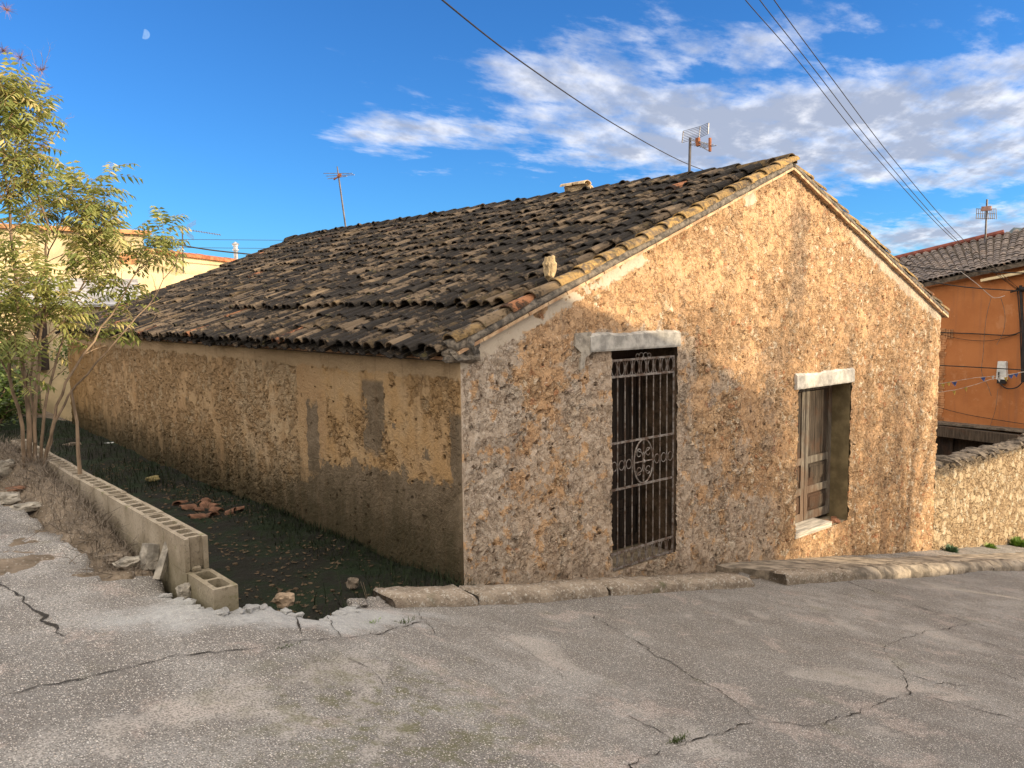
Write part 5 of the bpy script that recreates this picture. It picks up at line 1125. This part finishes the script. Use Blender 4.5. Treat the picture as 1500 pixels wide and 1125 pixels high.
# ---------------------------------------------------------------- orange house on the right
oh = thing('orange_house', (20, 5, -4), 'orange rendered house with grey tiled roof beyond the yard wall', 'house')
def m_or(t, b):
    p = t.obj(); n = t.noise(p, 1.3, 6, .6); n2 = t.noise(p, 30, 4); z = t.xyz(p)[2]
    c = t.mix(t.ramp(n, .35, .65), (.36, .135, .045), (.42, .165, .058)); c = t.mix(t.math('MULTIPLY', t.ramp(t.noise(t.scale(p, (1, 1, .25)), 4, 5), .55, .75), .25), c, (.22, .085, .035)); dr = t.ramp(t.noise(t.scale(p, (1, 3, .18)), 2.2, 6, .7), .54, .66); c = t.mix(t.math('MULTIPLY', dr, .35), c, (.20, .10, .06)); c = t.mix(t.math('MULTIPLY', t.ramp(t.noise(p, 1.1, 7, .7), .56, .60), .35), c, (.50, .25, .12)); return c, n2, .006
M_or = mat('orange_render', m_or)
WL = [(.2, 2.60), (1.07, 2.37), (2.07, 2.15), (3.25, 1.96), (9.5, 1.0)]
mb = MB(); vs = [(17, y, z) for y, z in WL] + [(17, y, -5) for y, z in WL]; n = len(WL); vs += [(v[0] + 4.2, v[1], v[2] + (.9 if v[2] > 0 else 0)) for v in vs]
fs = [(i, i + 1, n + i + 1, n + i) for i in range(n - 1)] + [(2 * n + i, 3 * n + i, 3 * n + i + 1, 2 * n + i + 1) for i in range(n - 1)] + [(0, n, 3 * n, 2 * n), (n - 1, 3 * n - 1, 4 * n - 1, 2 * n - 1)[::1]]
mb.add(vs, fs); attach(mb, 'wall', M_or, oh)
# roof sheet with tile rows
def m_rt(t, b):
    p = t.geo(); n = t.noise(p, 2, 6, .65); n2 = t.noise(p, 12, 5, .7); r = t.xyz(t.attr('Col'))[0]
    c = t.mix(r, (.13, .11, .10), (.26, .21, .175)); c = t.mix(t.ramp(n2, .5, .66), c, (.07, .065, .06)); c = t.mix(t.math('MULTIPLY', t.ramp(n, .6, .7), .5), c, (.30, .17, .09)); return c, n2, .02
M_rt = mat('grey_brown_tiles', m_rt)
A = Vector((16.75, 3.42, 2.02)); B = Vector((16.75, -.3, 2.737)); Cc = Vector((21.4, -.15, 4.04)); Dd = Vector((20.2, 6.0, 2.72))
mb = MB(); NU, NV = 31, 16
for i in range(NU):
    for j in range(NV):
        def P(u, v): return (A.lerp(B, u)).lerp(Dd.lerp(Cc, u), v)
        u = i / NU; v = j / NV; p = P(u + .5 / NU, v); s_ = (P(u + .5 / NU, v + .06) - p).normalized(); a_ = (P(u + .1, v) - P(u, v)).normalized(); nn = a_.cross(s_).normalized(); nn = nn if nn.z > 0 else -nn
        mb.cc = (random.random(), 0, 0, 1); tile(mb, p + nn * (.03 + random.uniform(-.01, .01)), (s_ - nn * .05).normalized(), a_, nn, L=.42, r0=.088, r1=.075, hgt=.065, seg=4, th=.012)
attach(mb, 'roof_tiles', M_rt, oh)
mb = MB(); q4 = [A, B, Cc, Dd]; nn = (B - A).cross(Dd - A).normalized(); nn = nn if nn.z > 0 else -nn
mb.add([v + nn * .01 for v in q4] + [v - nn * .09 for v in q4], [(0, 1, 2, 3), (7, 6, 5, 4), (0, 4, 5, 1), (1, 5, 6, 2), (2, 6, 7, 3), (3, 7, 4, 0)]); attach(mb, 'roof_deck', M_cop, oh)
mb = MB(); r0_, r1_ = Dd + Vector((0, .1, .06)), Dd.lerp(Cc, .52) + Vector((0, 0, .08)); mb.tube([r0_, r1_], .075, 8); attach(mb, 'red_verge', simple('dark_red_verge', (.22, .07, .05), sc=6), oh)
mb = MB(); mb.bar(Vector((16.86, 1.9, 2.10)), Vector((16.86, .9, 2.28)), .14, .06); attach(mb, 'eaves_board', M_cream, oh)
# brick quoins
mb = MB(); 
z = -1.4
while z < .95: mb.box((16.985, 2.72 + random.uniform(-.04, .02), z), (17.0, 3.4, z + .045)); z += .058
attach(mb, 'brick_quoin', M_brkor, oh)
mb = MB()
for k in range(5): mb.box((16.98, 2.62 + (k % 5) * .06 - .08, .72), (17.0, 2.665 + (k % 5) * .06 - .08, .94))
attach(mb, 'brick_vent', M_brkor, oh)
# timber lintel and old doors at the foot
mb = MB(); a_ = place(1360, 621, X=16.6); b_ = place(1512, 639, X=16.6); mb.bar(a_ + Vector((0, 0, -.13)), b_ + Vector((0, -.4, -.13)), .3, .24); attach(mb, 'timber_beam', M_wood_g, oh)
mb = MB()
for k in range(16): y = a_.y + .1 - k * .19; mb.box((16.78 + (k % 2) * .006, y - .185, -4.3), (16.84 + (k % 2) * .006, y, a_.z - .25))
for y in (a_.y - .45, a_.y - 1.15): mb.box((16.68, y - .1, -4.3), (16.775, y, a_.z - .25))
attach(mb, 'plank_door', M_wood_d, oh)
mb = MB(); mb.box((16.62, -.1, a_.z + .003), (17, 3.6, a_.z + .05), jit=.01); attach(mb, 'ledge', M_cop, oh)
# meter box
mbx = thing('meter_box', place(1468, 548, X=16.93), 'white utility box mounted on the orange wall with black cables below', 'utility box'); mb = MB(); M_wplast = simple('white_plastic', (.72, .74, .72), var=.05, sc=3, bump=.0005, rough=.5)
mb.add([(-.06, -.11, -.12), (-.06, .11, -.12), (-.06, .085, .30), (-.06, -.085, .30), (.06, -.11, -.12), (.06, .11, -.12), (.06, .085, .30), (.06, -.085, .30)], [(0, 3, 2, 1), (4, 5, 6, 7), (0, 1, 5, 4), (2, 3, 7, 6), (1, 2, 6, 5), (0, 4, 7, 3)]); mb.build('box_cover', M_wplast, mbx)
M_blk = simple('black_cable', (.022, .02, .02), sc=9, bump=.001, rough=.6); mb = MB(); mb.box((-.05, -.09, -.22), (.05, .09, -.123)); mb.build('cable_entry', M_blk, mbx)

# ---------------------------------------------------------------- cables
def cable(pix, planes, r, label, m_=M_blk, name='cable', sagm=0, group=None, n=24):
    P = [Vector(place(px, py, **pl_)) for (px, py), pl_ in zip(pix, planes)]; Q = []
    m_n = len(P)
    for i in range(m_n - 1):
        p0, p1, p2, p3 = P[max(0, i - 1)], P[i], P[i + 1], P[min(m_n - 1, i + 2)]
        for k in range(n):
            t = k / n; Q.append(.5 * ((2 * p1) + (p2 - p0) * t + (2 * p0 - 5 * p1 + 4 * p2 - p3) * t * t + (3 * p1 - p0 - 3 * p2 + p3) * t ** 3) - Vector((0, 0, sagm * 4 * t * (1 - t))))
    Q.append(P[-1]); mb = MB(); mb.tube(Q, r, 6); o = mb.build(name, m_, smooth=True, colattr=False); tag(o, label, 'cable', group); return o
cable([(560, -80), (648, 0), (770, 95), (900, 182), (1000, 237), (1062, 259), (1120, 275)], [dict(Y=2.0), dict(Y=3), dict(Y=5), dict(Y=8), dict(Y=11), dict(Y=14), dict(Y=16)], .013, 'dark twisted cable sagging across the sky down behind the ridge', name='overhead_cable', n=10)
for pix, lb in (([(1060, -45), (1092, 0), (1170, 90), (1270, 215), (1390, 345), (1490, 425)], 'leftmost of the three thin wires slanting down to the orange house'),
                ([(1085, -45), (1113, 0), (1190, 98), (1285, 220), (1395, 345), (1492, 425)], 'middle of the three thin wires slanting down to the orange house'),
                ([(1108, -45), (1134, 0), (1215, 110), (1310, 235), (1405, 345), (1494, 424)], 'rightmost of the three thin wires slanting down to the orange house')):
    cable(pix, [dict(X=4.0), dict(X=5), dict(X=7.5), dict(X=10.5), dict(X=14), dict(X=16.85)], .0065, lb, name='overhead_wire', n=10, group='three wires above the street')
cable([(1310, 384), (1350, 392), (1420, 397), (1500, 400), (1530, 401)], [dict(X=16.6)] * 5, .013, 'black cable crossing below the grey roof of the orange house', name='wall_cable')
cable([(1312, 392), (1350, 409), (1410, 420), (1490, 426)], [dict(X=16.6)] * 4, .013, 'black cable dipping along the top of the orange wall', name='wall_cable')
cable([(1376, 487), (1430, 489), (1478, 491), (1500, 484)], [dict(X=16.93)] * 4, .013, 'reddish black cable running level across the upper orange wall', name='wall_cable')
cable([(1376, 489), (1410, 497), (1450, 499), (1490, 490)], [dict(X=16.94)] * 4, .006, 'thin cable sagging just under the level cable on the orange wall', name='wall_cable')
cable([(1372, 535), (1430, 538), (1500, 542), (1530, 544)], [dict(X=16.7)] * 4, .013, 'black cable crossing the orange wall beside the white utility box', name='wall_cable')
cable([(1372, 596), (1420, 608), (1500, 621), (1530, 624)], [dict(X=16.9)] * 4, .008, 'thin cable low on the orange wall above the timber beam', name='wall_cable')
cable([(1463, 545), (1464, 560), (1475, 569), (1490, 567), (1500, 557)], [dict(X=16.85)] * 5, .014, 'thick black cable loop hanging below the white utility box', name='wall_cable')
M_thin = simple('grey_thin_wire', (.20, .15, .11), sc=9); M_pale = simple('pale_wire', (.55, .50, .45), sc=9)
cable([(1452, 435), (1444, 470), (1440, 520), (1438, 545), (1447, 565), (1452, 580)], [dict(X=16.9)] * 6, .006, 'thin loose wire hanging down the orange wall from the pale tie', M_thin, 'wall_cable')
cable([(1466, 436), (1472, 460), (1470, 485), (1460, 505)], [dict(X=16.9)] * 4, .006, 'short frayed wire dangling right of the long loose wire', M_thin, 'wall_cable')
cable([(1400, 392), (1430, 415), (1452, 434), (1462, 436), (1472, 433)], [dict(X=16.7)] * 5, .007, 'pale thin wire tied in a loop below the eaves of the orange house', M_pale, 'wall_cable')
cable([(1462, 569), (1458, 600), (1450, 625)], [dict(X=16.95)] * 3, .005, 'thin dark wire running down the orange wall below the utility box', M_thin, 'wall_cable')
cb = thing('cable_bundle', place(1497, 425, X=16.9), 'thick dark bundle of cables down the corner of the orange wall', 'cables'); mb = MB(); q = lambda px, py, X=16.9: Vector(place(px, py, X=X)) - cb.location
mb.tube([q(1495, 418), q(1496, 440), q(1499, 500), q(1498, 560)], .035, 8); mb.tube([q(1490, 420), q(1494, 470), q(1497, 560)], .012, 6); mb.build('bundle', M_blk, cb)
mb = MB(); mb.rock(q(1497, 424), (.10, .10, .06), rough=.5); mb.tube([q(1480, 428), q(1510, 420)], .02, 6); mb.build('junction', M_blk, cb)
# street bunting string with small paper pennants
bn = thing('bunting_string', place(1372, 575, X=15.5), 'string of small blue and yellow pennants hung in front of the orange wall', 'bunting'); q = lambda px, py, X=15.5: Vector(place(px, py, X=X)) - bn.location
mb = MB(); l1 = [(1372, 563), (1400, 558), (1430, 553), (1460, 551), (1500, 545)]; l2 = [(1372, 575), (1400, 571), (1430, 563), (1450, 556), (1475, 550), (1500, 544)]
mb.tube([q(*a_) for a_ in l1], .006, 4); mb.tube([q(*a_) for a_ in l2], .006, 4); mb.build('string', M_pale, bn)
cols = [simple('blue_pennant', (.08, .14, .40), sc=20), simple('yellow_pennant', (.60, .42, .10), sc=20), simple('white_pennant', (.6, .6, .6), sc=20)]
for k, (px, py, w, ci) in enumerate([(1378, 562, 6, 1), (1386, 560, 6, 1), (1394, 560, 8, 0), (1436, 553, 8, 0), (1452, 551, 4, 2), (1395, 573, 5, 1), (1412, 568, 5, 1), (1460, 554, 6, 2), (1476, 549, 9, 0), (1484, 547, 8, 0), (1470, 553, 6, 1)]):
    mb = MB(); a_ = q(px, py); b_ = q(px + w, py - 1); c_ = q(px + w * .5, py + 6) + Vector((.04, 0, 0)); mb.add([a_, b_, c_, a_ + Vector((.006, 0, 0)), b_ + Vector((.006, 0, 0)), c_ + Vector((.006, 0, 0))], [(0, 1, 2), (5, 4, 3), (0, 3, 4, 1), (1, 4, 5, 2), (2, 5, 3, 0)]); mb.build('pennant', cols[ci], bn)
# left background wires
cable([(150, 330), (230, 352), (300, 365), (362, 372), (400, 376)], [dict(Y=21)] * 5, .022, 'dark cable above the cream house passing behind the dark roof', name='overhead_cable', n=8)
cable([(150, 350), (300, 351), (420, 352)], [dict(Y=30)] * 3, .010, 'upper thin level wire behind the flue pipe', name='overhead_cable', n=8)
cable([(150, 361), (300, 363), (420, 364)], [dict(Y=30)] * 3, .010, 'lower thin level wire behind the flue pipe', name='overhead_cable', n=8)

# ---------------------------------------------------------------- far hills
def m_hill(t, b):
    p = t.geo(); n = t.noise(p, .01, 6, .6); return t.mix(n, (.05, .075, .085), (.09, .11, .11))  # blue of distance haze put into the dark forest colour
M_hill = mat('wooded_hill', m_hill)
mb = MB(); N_ = 90; vs = []
for i in range(N_ + 1):
    a = R(-15 + 55 * i / N_); h = 34 + 44 * max(0, 1 - abs(math.degrees(a) - 22.8) / 3.2) ** .5 + 82 * max(0, min(1, (21.0 - math.degrees(a)) / 3)) + 6 * mn.noise(Vector((i * .35, 0, 0)))
    for (r_, z) in ((1200, -60), (1420, h * .8), (1500, h), (1700, -60)): vs.append((math.cos(a) * r_, math.sin(a) * r_, z))
mb.add(vs, [(i * 4 + k, (i + 1) * 4 + k, (i + 1) * 4 + k + 1, i * 4 + k + 1) for i in range(N_) for k in range(3)]); o = mb.build('hills', M_hill, smooth=True, colattr=False); tag(o, kind='structure')
xs = spacing([(-2500, -60, 300), (70, 2500, 300)]); 
mb = MB(); mb.add([(-2600, -2600, -14), (2600, -2600, -14), (2600, 2600, -14), (-2600, 2600, -14)], [(0, 1, 2, 3)]); o = mb.build('far_ground', M_dirt, colattr=False); tag(o, kind='structure')

# ---------------------------------------------------------------- houses across the street (behind the camera) that shade the road
sx, sy = math.sin(SUN_AZ), math.cos(SUN_AZ); tanE = math.tan(SUN_EL)
def across(prof, t0, t1, name, label, m_, mroof):
    """house whose ridge runs along the sun azimuth; prof = [(X at facade plane, z at facade plane)]"""
    r = thing(name, (t0 * sx, -t0 * sy, -3), label, 'house'); mb = MB(); n = len(prof); vs = []
    for t in (t0, t1):
        for (X_, z) in prof: k = X_ * math.cos(SUN_AZ); X0, Y0 = X_ - k * math.sin(math.radians(90) - SUN_AZ) * 0, 0; vs.append((X_ + t * sx, -t * sy, z + t0 * tanE / 1.0))
    vs2 = []
    for (x, y, z) in vs: vs2.append((x, y, z))
    for t in (t0, t1):
        for (X_, z) in prof: vs2.append((X_ + t * sx, -t * sy, -6))
    fs = []
    for i in range(n - 1): fs += [(i, i + 1, n + i + 1, n + i), (i, 2 * n + i, 2 * n + i + 1, i + 1), (n + i, n + i + 1, 3 * n + i + 1, 3 * n + i)]
    fs += [(0, n, 3 * n, 2 * n), (n - 1, 3 * n - 1, 4 * n - 1, 2 * n - 1)]
    mb.add(vs2, fs); attach(mb, 'walls', m_, r)
    return r
across([(-9, 1.2), (-6.5, 2.1), (-1.2, 2.6), (1.2, 1.72), (3.1, 1.12), (4.95, .35), (4.95, -2)], 9.5, 20, 'village_house', 'plain rendered village house across the street behind the viewpoint', M_white, M_rt)
across([(-30, 1.5), (-22, 3.2), (-14, 1.2), (-9.2, 1.0)], 14, 24, 'village_house', 'wide plain house farther left across the street behind the viewpoint', M_cream, M_rt)
across([(5.1, -2.25), (8, -2.75), (10, -3.1), (14, -3.75), (22, -5.0)], 11, 17, 'low_shed', 'long low shed across the street to the right of the viewpoint', M_brown, M_rt)
# sparse street tree further right throws dappled shade
def shade_tree(X_, t, zc_, rad, n, label):
    bx, by = X_ + t * sx, -t * sy; zt = zc_ + t * tanE; zg = H(min(bx, 20), max(by, -9)) - .5; root = thing('street_tree', (bx, by, zg), label, 'tree'); tb_, lb_ = MB(), MB(); hc = zt - zg
    tb_.tube([(0, 0, 0), (.12, 0, hc * .3), (-.10, .05, hc * .5), (-.05, .05, hc * .66)], [.10, .08, .065, .05], 8)
    for k in range(26):
        d = Vector((random.gauss(0, 1), random.gauss(0, 1), random.gauss(.1, .8))).normalized(); p0 = Vector((-.05, .05, hc * random.uniform(.45, .65))); p2 = Vector((0, 0, hc)) + d * rad * random.uniform(.6, 1.0); p1 = p0.lerp(p2, .5) + Vector((0, 0, .2)); tb_.tube([p0, p1, p2], [.035, .022, .008], 5, cap=False)
        for w_ in range(n // 26):
            f = random.uniform(.4, 1.05); p = p0.lerp(p2, f) + Vector((random.gauss(0, .16), random.gauss(0, .16), random.gauss(0, .16))); a = Vector((random.gauss(0, 1), random.gauss(0, 1), random.gauss(0, .6))).normalized(); s_ = a.cross(Vector((0, 0, 1))).normalized() * .03; l = .10
            lb_.cc = (random.random() * .8, 0, 0, 1); lb_.add([p, p + a * l * .5 + s_, p + a * l, p + a * l * .5 - s_], [(0, 1, 2, 3)])
    tb_.build('trunk', M_bark, root); lb_.build('crown', M_leaf2, root)
shade_tree(4.7, 15, .55, 1.35, 5200, 'small leafy street tree beside the house across the street')
shade_tree(3.2, 14, 1.15, .75, 1500, 'slim leafy street tree nearest the viewpoint across the street')
shade_tree(8.6, 19, 1.1, 1.9, 1900, 'sparse autumn street tree further down the street')
shade_tree(7.4, 24, 1.0, 1.7, 1700, 'tall nearly bare street tree behind the houses across the street')
